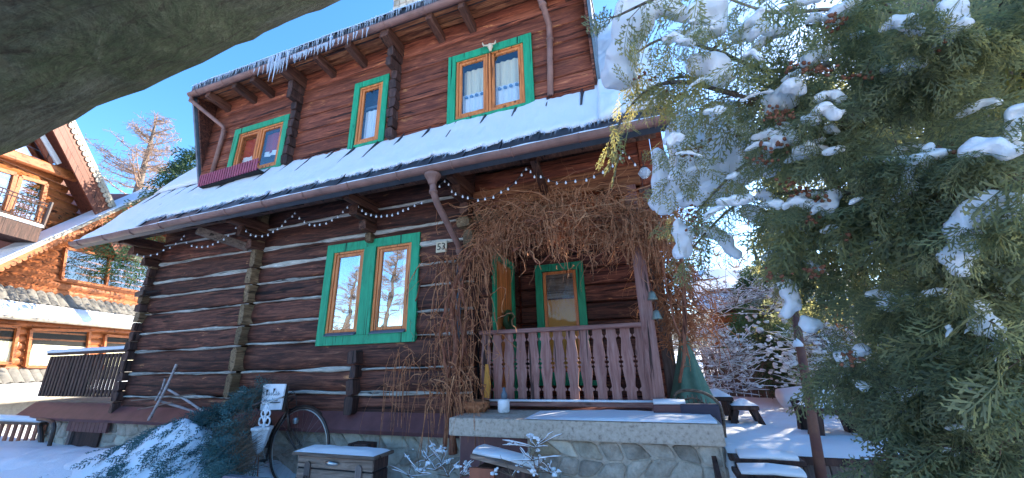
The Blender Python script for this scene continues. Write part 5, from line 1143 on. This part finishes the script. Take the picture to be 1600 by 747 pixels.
# sign
sg = empty('lettered_sign', at(425,620,4.35), 'tilted white board with dark handwriting behind the bicycle handlebar', 'sign')
q = [at(412,600,4.5), at(446,600,4.4), at(438,640,4.35), at(406,641,4.45)]; nn = (q[1]-q[0]).cross(q[3]-q[0]).normalized()
MB().prism(q, nn*.02).build('board', M['white'], sg); MB().prism([p+V(.03,.03,-.02) for p in q], nn*-.015 if nn.y < 0 else nn*.015).build('backing', M['metal_b'], sg)
fr = nn if nn.y < 0 else -nn
def onq(u, v): return (q[0].lerp(q[1], u)).lerp(q[3].lerp(q[2], u), v)+fr*.022
for u, v, L in ((.3,.22,.06),(.62,.18,.06)): MB().tube([onq(u,v), onq(u-.02,v+.2)], [.014,.003], 6).build('mark', M['ink'], sg)
random.seed(5)
for row, (u0, u1, v0) in enumerate(((.28,.82,.45),(.2,.9,.68))):
    u = u0
    while u < u1:
        h = rnd(.05,.16); MB().tube([onq(u+.03,v0-h), onq(u,v0), onq(u+.05,v0-.02), onq(u+.07,v0-h*.6)], .0035, 4).build('stroke', M['ink'], sg); u += rnd(.07,.12)
MB().beam(onq(.55,.73), onq(.95,.72), .02, .012).build('stroke', M['ink'], sg)
# white cast ornament (planter)
WO = empty('white_wall_planter', at(408,690,4.3), 'white ornamental cone planter with openwork scroll top beside the juniper', 'planter')
c = at(410,668,4.25); r8 = at(427,668,4.25).x-c.x
zt = at(410,667,4.25).z; zb_ = at(403,712,4.25).z
MB().lathe(V(c.x,c.y,0), [(.008,zb_),(.045,zb_+.06),(.075,zt-.24),(.12,zt-.05),(.135,zt-.03),(.135,zt),(.12,zt)], 6).build('cone_body', M['white'], WO)
for s_ in (-1,1):
    cc = V(c.x+.02,c.y,zt)
    for (dx, dz, rr, n1) in ((.06,.07,.05,.012),(.05,.17,.04,.011),(.02,.24,.028,.01)):
        MB().tube([cc+V(s_*(dx+rr*math.cos(a)*.8),0,dz+rr*math.sin(a)) for a in np.linspace(-2.2,3.2,18)], n1, 6).build('scroll', M['white'], WO, smooth=True)
MB().tube([V(c.x+.02,c.y,zt), V(c.x+.02,c.y,zt+.12), V(c.x+.02,c.y,zt+.3)], [.02,.012,.02], 6).build('stem', M['white'], WO)
for dx in (-.03,.02): MB().tube([V(c.x+dx*.3,c.y,zb_+.06), V(c.x+dx*3,c.y+.02,-1.6)], .008, 5).build('leg', M['vine2'], WO)
# bicycle
BK = empty('old_bicycle', V(-5.6,4.5,-1.5), 'rusty old bicycle leaning on the stone base, front wheel to the right', 'bicycle')
yB = 4.6; wc_ = at(467,700,yB); rw = (at(513,700,yB).x-at(421,700,yB).x)/2*.98; fw = V(wc_.x, yB, wc_.z); rwp = fw+V(-1.15,.05,.02)
def wheel(c, R):
    w = MB().tube([c+V(R*math.cos(a),0,R*math.sin(a)) for a in np.linspace(0,2*math.pi,49)], .019, 8, caps=False).build('wheel', M['metal_b'], BK, smooth=True)
    MB().tube([c+V((R-.03)*math.cos(a),0,(R-.03)*math.sin(a)) for a in np.linspace(0,2*math.pi,49)], .009, 6, caps=False).build('rim', M['chrome'], w, smooth=True)
    MB().tube([c-V(0,.05,0), c+V(0,.05,0)], .02, 10).build('hub', M['chrome'], w)
    for k in range(28):
        a = k*2*math.pi/28; s = .03 if k%2 else -.03; MB().tube([c+V(.02*math.cos(a+1),s,.02*math.sin(a+1)), c+V((R-.03)*math.cos(a),0,(R-.03)*math.sin(a))], .0016, 3, caps=False).build('spoke', M['chrome'], w)
wheel(fw, rw); wheel(rwp, rw)
for c, a0, a1 in ((fw,.9,3.3),(rwp,.3,3.0)): 
    vs = []; k = 24
    for a in np.linspace(a0,a1,k):
        for dy in (-.03,0,.03): R = rw+.035-abs(dy)*.4; vs.append(c+V(R*math.cos(a),dy,R*math.sin(a)))
    MB().add(vs, [(3*i+j,3*i+3+j,3*i+4+j,3*i+1+j) for i in range(k-1) for j in range(2)]).build('mudguard', M['metal_b'], BK, smooth=True)
hd = at(449,640,4.55); ht = at(445,622,4.5); crown = at(452,672,4.57); bbk = fw+V(-.62,.02,-.02); st = fw+V(-.78,.02,.5)
for s in (-1,1): MB().tube(smoothpath([crown+V(0,s*.045,0), crown.lerp(fw,.6)+V(-.01,s*.05,0), fw+V(0,s*.05,0)]), .012, 7).build('fork', M['metal_b'], BK, smooth=True)
for a, b_, r in ((hd,crown,.019),(hd,bbk,.017),(hd+V(0,0,-.02),st,.015),(st,bbk,.016),(bbk,rwp,.011),(st,rwp,.01),(ht+V(.01,0,.03),hd,.014)): MB().tube([a,b_], r, 8).build('frame_tube', M['metal_b'], BK, smooth=True)
MB().tube(smoothpath([ht+V(-.2,.25,-.01), ht+V(.02,.15,.03), ht+V(.05,0,.02), ht+V(.1,-.15,.02), ht+V(-.08,-.28,-.06)]), .012, 8).build('handlebar', M['chrome'], BK, smooth=True)
for s in (-1,1): MB().tube([ht+V(-.12 if s<0 else -.14,s*-.26,-.03), ht+V(-.24,s*-.3,-.08)], .017, 8).build('grip', M['metal_b'], BK, smooth=True)
MB().tube(smoothpath([ht+V(.05,0,.02), at(459,612,4.45), at(463,634,4.5), at(452,640,4.55)]), .004, 5).build('brake_cable', M['wire'], BK)
lp = MB(); lp.lathe(crown+V(.1,0,.12), [(.0,-.04),(.035,-.03),(.045,.02),(.03,.045)], 10); lp.build('lamp', M['chrome'], BK)
MB().tube([st, st+V(-.04,0,.14)], .012, 8).build('seat_post', M['chrome'], BK)
p = at(384,642,4.5); MB().tube([p+V(-.13,0,0), p+V(0,0,.015), p+V(.1,0,.03), p+V(.16,0,.05)], [.075,.07,.035,.02], 10, sq=.4).build('saddle', M['leather'] if 'leather' in M else M.setdefault('leather', paint('brown_leather', (.12,.05,.04))), BK, smooth=True)
MB().tube([bbk+V(0,-.07,0), bbk+V(.1,-.09,-.13)], .01, 6).build('crank', M['chrome'], BK); MB().box(tuple(bbk+V(.05,-.16,-.15)), tuple(bbk+V(.14,-.08,-.13))).build('pedal', M['metal_b'], BK)
MB().lathe(V(0,0,0), [(.09,-.004),(.09,.004)], 20)
# wooden chest
CH = empty('wooden_chest', at(530,747,4.0), 'brown plank chest with snow-covered lid and round-topped iron straps in front of the bicycle', 'chest')
xa, xb = at(467,706,3.75).x, at(583,716,3.75).x; zt = at(525,714,3.75).z; y0, y1 = 3.75, 4.02
for k in range(4): MB().box((xa, y0, zt-.13*(k+1)+.008), (xb, y0+.03, zt-.13*k-.008)).build('plank', M['greybrown'], CH, bevel=.006); MB().box((xb-.03, y0+.03, zt-.13*(k+1)+.008), (xb, y1, zt-.13*k-.008)).build('plank', M['board_z'], CH, bevel=.006); MB().box((xa, y0+.03, zt-.13*(k+1)+.008), (xa+.03, y1, zt-.13*k-.008)).build('plank', M['board_z'], CH)
MB().box((xa+.01,y0+.01,zt-.6),(xb-.01,y1-.01,zt-.01)).build('inner_box', M['dark'], CH)
MB().box((xa-.05,y0-.05,zt),(xb+.05,y1+.03,zt+.035)).build('lid', M['greybrown'], CH, bevel=.008)
m_ = MB(); vs, fs = grid([xa-.04+(xb-xa+.07)*i/24 for i in range(25)], [y0-.04+(y1-y0+.03)*j/10 for j in range(11)], lambda x, y: zt+.036+(.035+.012*nz(x*8,y*8))*min(1, 12*min(x-xa+.04, xb+.03-x, y-y0+.041, y1-y))); m_.add(vs, fs); m_.build('snow_cap', M['snow'], CH, smooth=True)
for fx in (.16,.84):
    xx = xa+(xb-xa)*fx; pts = [V(xx-.04,y0-.02,zt-.5), V(xx+.04,y0-.02,zt-.5), V(xx+.04,y0-.02,zt-.1)]+[V(xx+.04*math.cos(a),y0-.02,zt-.1+.04*math.sin(a)) for a in np.linspace(.3,2.8,7)]+[V(xx-.04,y0-.02,zt-.1)]
    MB().prism(pts, (0,.018,0)).build('strap', M['greybrownz'], CH); MB().tube([V(xx-.018,y0-.028,zt-.2), V(xx+.018,y0-.028,zt-.2), V(xx+.018,y0-.028,zt-.27), V(xx-.018,y0-.028,zt-.27), V(xx-.018,y0-.028,zt-.2)], .008, 5).build('buckle', M['metal_b'], CH)
MB().tube([V((xa+xb)/2-.08,y0-.03,zt-.055), V((xa+xb)/2,y0-.055,zt-.05), V((xa+xb)/2+.09,y0-.03,zt-.06)], [.015,.026,.012], 8).build('handle', M['chrome'], CH, smooth=True)
bx = MB(); bx.box(tuple(at(541,712,4.5)), tuple(at(590,690,4.7))); single(bx, 'dark_box', M['board_z'], 'dark low wooden box standing behind the brown chest', 'box', bevel=.008)
tb = MB(); p = at(352,742,3.3); p2 = at(426,746,3.3); tb.box((p.x,3.25,p.z-.05),(p2.x,3.36,p.z)); t_ = single(tb, 'garden_table_top', M['flash'], 'grey blue snow-dusted table edge at the bottom below the juniper', 'table', bevel=.02)
for dx in (.04,): 
    for xx in (p.x+.04,p2.x-.04): MB().box((xx-.02,3.3,-1.7),(xx+.02,3.34,p.z-.05)).build('leg', M['metal_b'], t_)
# bird house with snowy roof, little red door
BH = empty('bird_house', at(780,747,3.6), 'small dark bird house with tilted snowy roof before the terrace panel', 'bird house')
a, b_ = at(735,716,3.5), at(832,742,3.5)
MB().prism([a, b_, b_+V(0,0,.03), a+V(0,0,.03)], (0,.4,0)).build('roof', M['greybrown'], BH); 
m_ = MB(); m_.tube([a+V(0,.18,.035), a.lerp(b_,.5)+V(0,.18,.045), b_+V(0,.18,.03)], .14, 10, sq=.22, rough=.5); m_.build('snow_cap', M['snow'], BH, smooth=True)
MB().box((a.x+.05,3.55,-1.5),(b_.x-.05,3.85,b_.z+.02)).build('box', M['board_z'], BH)
MB().box((at(732,738,3.5).x,3.52,-1.5),(at(770,738,3.5).x,3.56,at(750,733,3.5).z)).build('door', M['rooster'] if 'rooster' in M else M.setdefault('rooster', paint('orange_red_paint', (.35,.1,.05))), BH)
# snowy twigs in front of the stone walls
def twig_bush(label, spots, Y, base, name='snowy_shrub', snowr=.022, nsn=1.0, nt=7, m='twig', L=(.1,.32)):
    B = empty(name, base, label, 'shrub'); P = []; S = []; SN = []
    for (x, y) in spots:
        o = at(x, y, Y+rnd(-.2,.2))
        for _ in range(nt):
            d = V(random.gauss(0,.8), random.gauss(0,.4), abs(random.gauss(.5,.4))).normalized(); l = rnd(*L); path = [o+d*l*t+V(.03*nz(t*3,l*9), 0, -.12*l*t*t) for t in np.linspace(0,1,6)]; P.append(path)
            if random.random() < nsn*.35: S.append(path[random.randint(2,5)])
            if random.random() < .8 and abs(d.z) < .85: SN.append([p_+V(0,0,.006) for p_ in path])
    v, f = strands(P, np.linspace(.0045,.0015,6)[None]*np.ones((len(P),1)), 4); np_mesh('twigs', v, f, M[m], B)['kind'] = 'stuff'
    if SN: v, f = strands(SN, np.array([.002,.0055,.007,.005,.0065,.002])[None]*.9*RNG.uniform(.5,1.3,(len(SN),6)), 5); np_mesh('snow_lines', v, f, M['snow'], B, smooth=True)['kind'] = 'stuff'
    bv = []; bf = []; k = 0; ico = bmesh.new(); bmesh.ops.create_icosphere(ico, subdivisions=2, radius=1); V0 = np.array([tuple(v.co) for v in ico.verts]); F0 = np.array([[v.index for v in f.verts] for f in ico.faces]); ico.free()
    for p in [q+V(random.gauss(0,snowr*.9),random.gauss(0,snowr*.6),random.gauss(0,snowr*.6)) for q in S for _ in range(4)]:
        r = snowr*rnd(.25,.75); w = V0*(1+.35*np.sin(V0*5+rnd(0,6)).sum(1, keepdims=True)/3)*np.array([r*rnd(.8,1.5), r, r*.75]); bv.append(w+np.array(p)); bf.append(F0+k); k += len(V0)
    if bv: np_mesh('snow_dots', np.concatenate(bv), np.concatenate(bf), M['snow'], B, smooth=True)['kind'] = 'stuff'
    return B
twig_bush('thin snow-dotted twigs in front of the stone base left of the vine stem', [(655,740),(665,720),(680,735),(640,745),(700,745),(690,725)], 4.1, at(670,747,4.1), snowr=.03)
twig_bush('snow-tufted dry stalks beside the bird house before the terrace', [(800,745),(830,720),(840,745),(860,740),(835,700),(720,745),(745,740)], 3.6, at(830,747,3.6), snowr=.028)

# ================================================================ GARDEN ON THE RIGHT
# deck edge with vertical boards, steps
DK = empty('wooden_deck', V(1.1,4.4,-1.0), 'snow-covered wooden deck with vertical board skirting beyond the terrace', 'deck')
zd = -.86; ye = 4.28
for k in range(15):
    x = .62+k*.098; MB().box((x, ye+.003*(k%2), zd-.55), (x+.092, ye+.03, zd-.06)).build('skirting_board', M['greybrownz'], DK, bevel=.005)
MB().box((.55,ye-.03,zd-.06),(2.12,ye+.03,zd)).build('edge_board', M['board_z'], DK, bevel=.006)
MB().box((.55,ye+.03,zd-.04),(2.2,7.2,zd)).build('floor', M['greybrown'], DK)
m_ = MB(); vs, fs = grid([.54+.05*i for i in range(34)], [ye-.03+.08*j for j in range(38)], lambda x, y: zd+(.055+.018*nz(x*2.2,y*2.2)+.012*nz(x*7,y*7)+.02*max(0,nz(x*4,y*5)))*min(1, 9*(y-ye+.032)+.05)); m_.add(vs, fs)
o = m_.build('snow_cover', M['snow'], DK, smooth=True)
ST = empty('garden_steps', V(.9,4.0,-1.4), 'snowy wooden steps leading up to the deck right of the terrace', 'steps')
for k, (pl, pr_, Y) in enumerate((((1148,712),(1258,714),4.08),((1150,736),(1270,738),3.84),((1150,765),(1280,768),3.6))):
    a = at(*pl, Y); b_ = at(*pr_, Y); z = a.z; MB().box((a.x,Y,z-.06),(b_.x,Y+.24,z-.02)).build('tread', M['board_z'], ST, bevel=.006)
    m_ = MB(); m_.tube([V(a.x+.04,Y+.11,z-.01), V((a.x+b_.x)/2,Y+.1,z+.004), V(b_.x-.05,Y+.11,z-.01)], .11, 12, sq=.34, rough=.12); m_.build('snow_cap', M['snow'], ST, smooth=True)
for xx in (a.x-.05, b_.x+.02): MB().beam(V(xx,4.3,-.95), V(xx,3.4,-1.75), .04, .2).build('stringer', M['board_z'], ST)
single(MB().tube([at(1240,478,4.45), at(1262,610,4.25), at(1286,762,4.1)], [.036,.038,.042], 10), 'leaning_pole', M['rust'], 'rusty brown pole leaning in front of the deck', 'pole', smooth=True)
s_ = MB(); c = at(1247,540,4.33); s_.lathe(c, [(.0,.07),(.025,.045),(.045,.01),(.04,-.01)], 10); single(s_, 'snow_cap', M['snow'], 'little cone of snow stuck on the leaning rusty pole', 'snow', smooth=True)
# things at the terrace end: folded parasol, wicker chair, cushion
PA = empty('folded_parasol', at(1075,600,5.4), 'folded faded green parasol standing behind the wicker chair', 'parasol')
tp = at(1066,512,5.5); bt_ = at(1082,632,5.5); vs = []; n = 30; k = 16
for i in range(k+1):
    t = i/k; c = tp.lerp(bt_, t); R = .03+.19*t**1.1
    for j in range(n): an = 2*math.pi*j/n; f_ = 1+.3*math.cos(an*6+.5)*t; vs.append(c+V(math.cos(an)*R*f_, math.sin(an)*R*f_, 0))
MB().add(vs, [(i*n+j, i*n+(j+1)%n, (i+1)*n+(j+1)%n, (i+1)*n+j) for i in range(k) for j in range(n)]).build('canopy', M['canvas'], PA, smooth=True)
MB().tube([tp+V(0,0,.12), bt_+V(0,0,-.3)], .02, 8).build('pole', M['greybrownz'], PA); MB().lathe(V(bt_.x,bt_.y,-.86), [(.2,0),(.2,.05),(.05,.08)], 14).build('base', M['stone'], PA)
WC = empty('wicker_chair', at(1090,640,4.75), 'curved wicker armchair with a dark cushion at the terrace end', 'chair')
MB().tube(smoothpath([at(1058,648,4.95), at(1054,618,5.0), at(1072,610,5.0), at(1100,614,4.9), at(1122,630,4.75), at(1130,655,4.7), at(1133,690,4.7)]), .016, 8).build('arm_frame', M['wicker'], WC, smooth=True)
MB().tube(smoothpath([at(1060,650,4.8), at(1062,630,4.85), at(1085,622,4.85), at(1108,640,4.75), at(1112,665,4.7)]), .011, 8).build('arm_frame', M['wicker'], WC, smooth=True)
for k in range(9):
    p = at(1060+k*7,616+abs(k-3)*1.5+ (k>5)*(k-5)*3,4.98-.03*k); MB().tube([p, V(p.x+.02,p.y-.05,p.z-.25)], .006, 5).build('cane', M['wicker'], WC)
a, b_ = at(1066,660,4.6), at(1124,632,4.6); MB().box((a.x,4.6,a.z-.05),(b_.x,4.72,b_.z)).build('cushion', M['cushion'], WC, bevel=.035, bseg=3)
for p in (at(1128,665,4.68), at(1140,700,4.6)): MB().tube([p, V(p.x+.03,p.y,-1.2)], .022, 7).build('leg', M['wicker'], WC)
MB().box((a.x,4.6,a.z-.12),(b_.x,5.1,a.z-.05)).build('seat', M['wicker'], WC)
# white downpipe / barrel by the terrace end
single(MB().tube([at(1136,694,4.4), at(1146,760,4.3)], .045, 12), 'white_pipe', M['white'], 'white plastic pipe standing at the right end of the terrace wall', 'pipe', smooth=True)
# rough table, stool, benches
def plank_table(name, label, cat, a, b_, Y, dep, zt, zf, leg=.07, snow=.07, splay=.03):
    R = empty(name, V((a+b_)/2,Y,zf), label, cat); MB().box((a,Y,zt-.05),(b_,Y+dep,zt)).build('top', M['board_z'], R, bevel=.008)
    for sx, x in ((-1,a+.05),(1,b_-.05)):
        for sy, y in ((-1,Y+.05),(1,Y+dep-.05)): MB().beam(V(x,y,zt-.05), V(x+sx*splay,y,zf), leg, leg).build('leg', M['board_z'], R)
    if snow: 
        m_ = MB(); vs, fs = grid([a+(b_-a)*i/14 for i in range(15)], [Y+dep*j/8 for j in range(9)], lambda x, y: zt+.002+snow*min(1,8*min(x-a,b_-x)+.0,8*min(y-Y,Y+dep-y))*(1+.2*nz(x*6,y*6))); m_.add(vs, fs); m_.build('snow_cap', M['snow'], R, smooth=True)
    return R
zf = zd+.03
p = at(1100,618,5.9); q_ = at(1141,618,5.9); plank_table('plank_table', 'dark rough table with snow on top behind the wicker chair', 'table', p.x, q_.x, 5.7, .6, p.z, zf)
p = at(1143,634,5.6); q_ = at(1186,634,5.6); plank_table('wooden_stool', 'small dark stool with splayed legs and a pad of snow on the deck', 'stool', p.x, q_.x, 5.6, .3, p.z, zf, leg=.06, splay=.06)
p = at(1258,636,5.0); q_ = at(1345,640,5.0); plank_table('garden_bench', 'rough wooden bench under snow at the right end of the deck', 'bench', p.x, q_.x, 4.9, .4, p.z, zf, leg=.11)
PLT = empty('wooden_planter', at(1240,655,6.6), 'tapered dark wooden planter box heaped with snow behind the leaning pole', 'planter')
a = at(1232,625,6.5); b_ = at(1320,628,6.5); zb2 = at(1240,655,6.5).z
for k in range(9):
    x = a.x+(b_.x-a.x)*k/9; MB().add([V(x+.01,6.5,a.z),V(x+(b_.x-a.x)/9-.01,6.5,a.z),V(x+(b_.x-a.x)/9-.01+.0,6.58,zb2),V(x+.01+(.1 if k==0 else 0),6.58,zb2),V(x+.01,6.54,a.z),V(x+(b_.x-a.x)/9-.01,6.54,a.z),V(x+(b_.x-a.x)/9-.01,6.62,zb2),V(x+.01+(.1 if k==0 else 0),6.62,zb2)], [(0,1,2,3),(4,7,6,5),(0,4,5,1),(1,5,6,2),(2,6,7,3),(3,7,4,0)]).build('board', M['board_z'], PLT)
m_ = MB(); m_.tube([V(a.x-.02,6.75,a.z), V((a.x+b_.x)/2,6.75,a.z+.05), V(b_.x,6.75,a.z)], .25, 12, sq=.5, rough=.2); m_.build('snow_cap', M['snow'], PLT, smooth=True)
# background: plank fence, cottage, shrubs
FN = empty('plank_fence', at(1150,580,9.5), 'grey plank fence with a snow line behind the garden shrubs', 'fence')
a = at(1095,548,9.5); b_ = at(1420,560,9.5); nP = 26
for k in range(nP):
    x = a.x+(b_.x-a.x)*k/nP; MB().box((x,9.5+.01*(k%2),-1.0),(x+(b_.x-a.x)/nP-.012,9.54,a.z-.02-.03*random.random())).build('plank', M['greybrownz'], FN)
MB().box((a.x,9.47,a.z-.03),(b_.x,9.56,a.z+.03)).build('snow_cap', M['snow'], FN, bevel=.015)
CO = empty('garden_cottage', at(1160,500,14), 'brown cottage with snowy roof beyond the plank fence', 'cottage')
a = at(1105,470,14); b_ = at(1330,470,14)
for k in range(11): MB().box((a.x+.0,14,-1+k*.28),(b_.x,14.2,-1+k*.28+.265)).build('log', M['nb' if k%3 else 'log_red'], CO, bevel=.03)
f_ = frame_mb(at(1138,0,13.9).x, at(1158,0,13.9).x+.15, .6, 1.5, .07, 13.93, 14.0).build('window', M['orange'], CO); MB().box((at(1138,0,13.9).x,13.97,.6),(at(1158,0,13.9).x+.15,13.98,1.5)).build('pane', M['glass'], f_)
MB().prism([V(a.x-.4,13.3,at(1150,478,13.5).z-.1), V(a.x-.4,16.5,at(1150,478,13.5).z+1.6), V(a.x-.4,16.5,at(1150,478,13.5).z+1.4), V(a.x-.4,13.3,at(1150,478,13.5).z-.2)], (b_.x-a.x+.8,0,0)).build('roof', M['board_z'], CO)
m_ = MB(); vs, fs = grid([a.x-.4+.15*i for i in range(int((b_.x-a.x+.8)/.15)+1)], [13.25+.2*j for j in range(17)], lambda x, y: at(1150,478,13.5).z-.05+.53*(y-13.3)+.15*(1 if y > 13.3 else 0)+.05*nz(x*1.5,y)); m_.add(vs, fs); m_.build('roof_snow', M['snow'], CO, smooth=True)
random.seed(21)
twig_bush('dense snowy thicket of dark twigs left of the plank fence', [(rnd(1085,1170), rnd(520,615)) for _ in range(48)], 7.6, at(1130,610,7.6), snowr=.035, nt=9, L=(.2,.55))
twig_bush('snow-dotted hedge twigs right of the leaning pole', [(rnd(1245,1350), rnd(520,620)) for _ in range(55)], 7.4, at(1300,610,7.4), snowr=.05, nt=8, L=(.2,.6))
twig_bush('high bare twigs tangled with snow above the cottage roof', [(rnd(1090,1250), rnd(452,500)) for _ in range(34)], 8.2, at(1170,600,8.2), snowr=.03, nt=7, L=(.25,.6), nsn=.8)
SB = bush('snowy evergreen shrub in front of the cottage beside the leaning pole', [(at(1190,500,8.6), at(1205,590,8.6), .3), (at(1215,520,8.8), at(1228,600,8.8), .3)], 420, 'ivy', 1.3, name='evergreen_shrub', base=at(1200,620,8.6), bases=SPL, dirv=(0,-.3,-.2))
P = [(rnd(1165,1245), rnd(480,600)) for _ in range(55)]; bv = []; bf = []; k = 0
ico = bmesh.new(); bmesh.ops.create_icosphere(ico, subdivisions=2, radius=1); V0 = np.array([tuple(v.co) for v in ico.verts]); F0 = np.array([[v.index for v in f.verts] for f in ico.faces]); ico.free()
for x, y in P:
    r = rnd(.02,.045); w = V0*(1+.35*np.sin(V0*4+rnd(0,6)).sum(1, keepdims=True)/3)*np.array([r*rnd(.7,1.6), r, r*rnd(.6,1.1)]); bv.append(w+np.array(at(x, y, 8.25+rnd(0,.3)))); bf.append(F0+k); k += len(V0)
np_mesh('snow_dots', np.concatenate(bv), np.concatenate(bf), M['snow'], SB, smooth=True)['kind'] = 'stuff'
# bare tree against the bright sky
BT = empty('bare_tree', atd(1180,560,22), 'thin bare tree against the bright sky behind the cottage', 'tree')
b0 = atd(1165,540,22); tips = [atd(x, y, 22) for x, y in ((1120,400),(1140,370),(1170,350),(1200,380),(1150,420),(1190,430),(1225,420),(1105,440))]; P = []
for tpp in tips:
    m0 = b0.lerp(tpp,.4)+V(rnd(-.2,.2),0,.3); path = [b0*(1-t)**2+m0*2*t*(1-t)+tpp*t*t for t in np.linspace(0,1,8)]; P.append(path)
    for _ in range(12):
        i = random.randint(2,7); d = V(random.gauss(0,1),random.gauss(0,.5),abs(random.gauss(.5,.5))).normalized(); l = rnd(.4,1.3); P.append([path[i]+d*l*t+V(.1*nz(t*4,l*9),0,0) for t in np.linspace(0,1,8)])
v, f = strands(P, np.linspace(.04,.012,8)[None]*np.ones((len(P),1)), 4); np_mesh('branches', v, f, M['larch'], BT)['kind'] = 'stuff'
MB().tube([b0-V(0,0,4), b0], .12, 8).build('trunk', M['barkgrey'], BT)
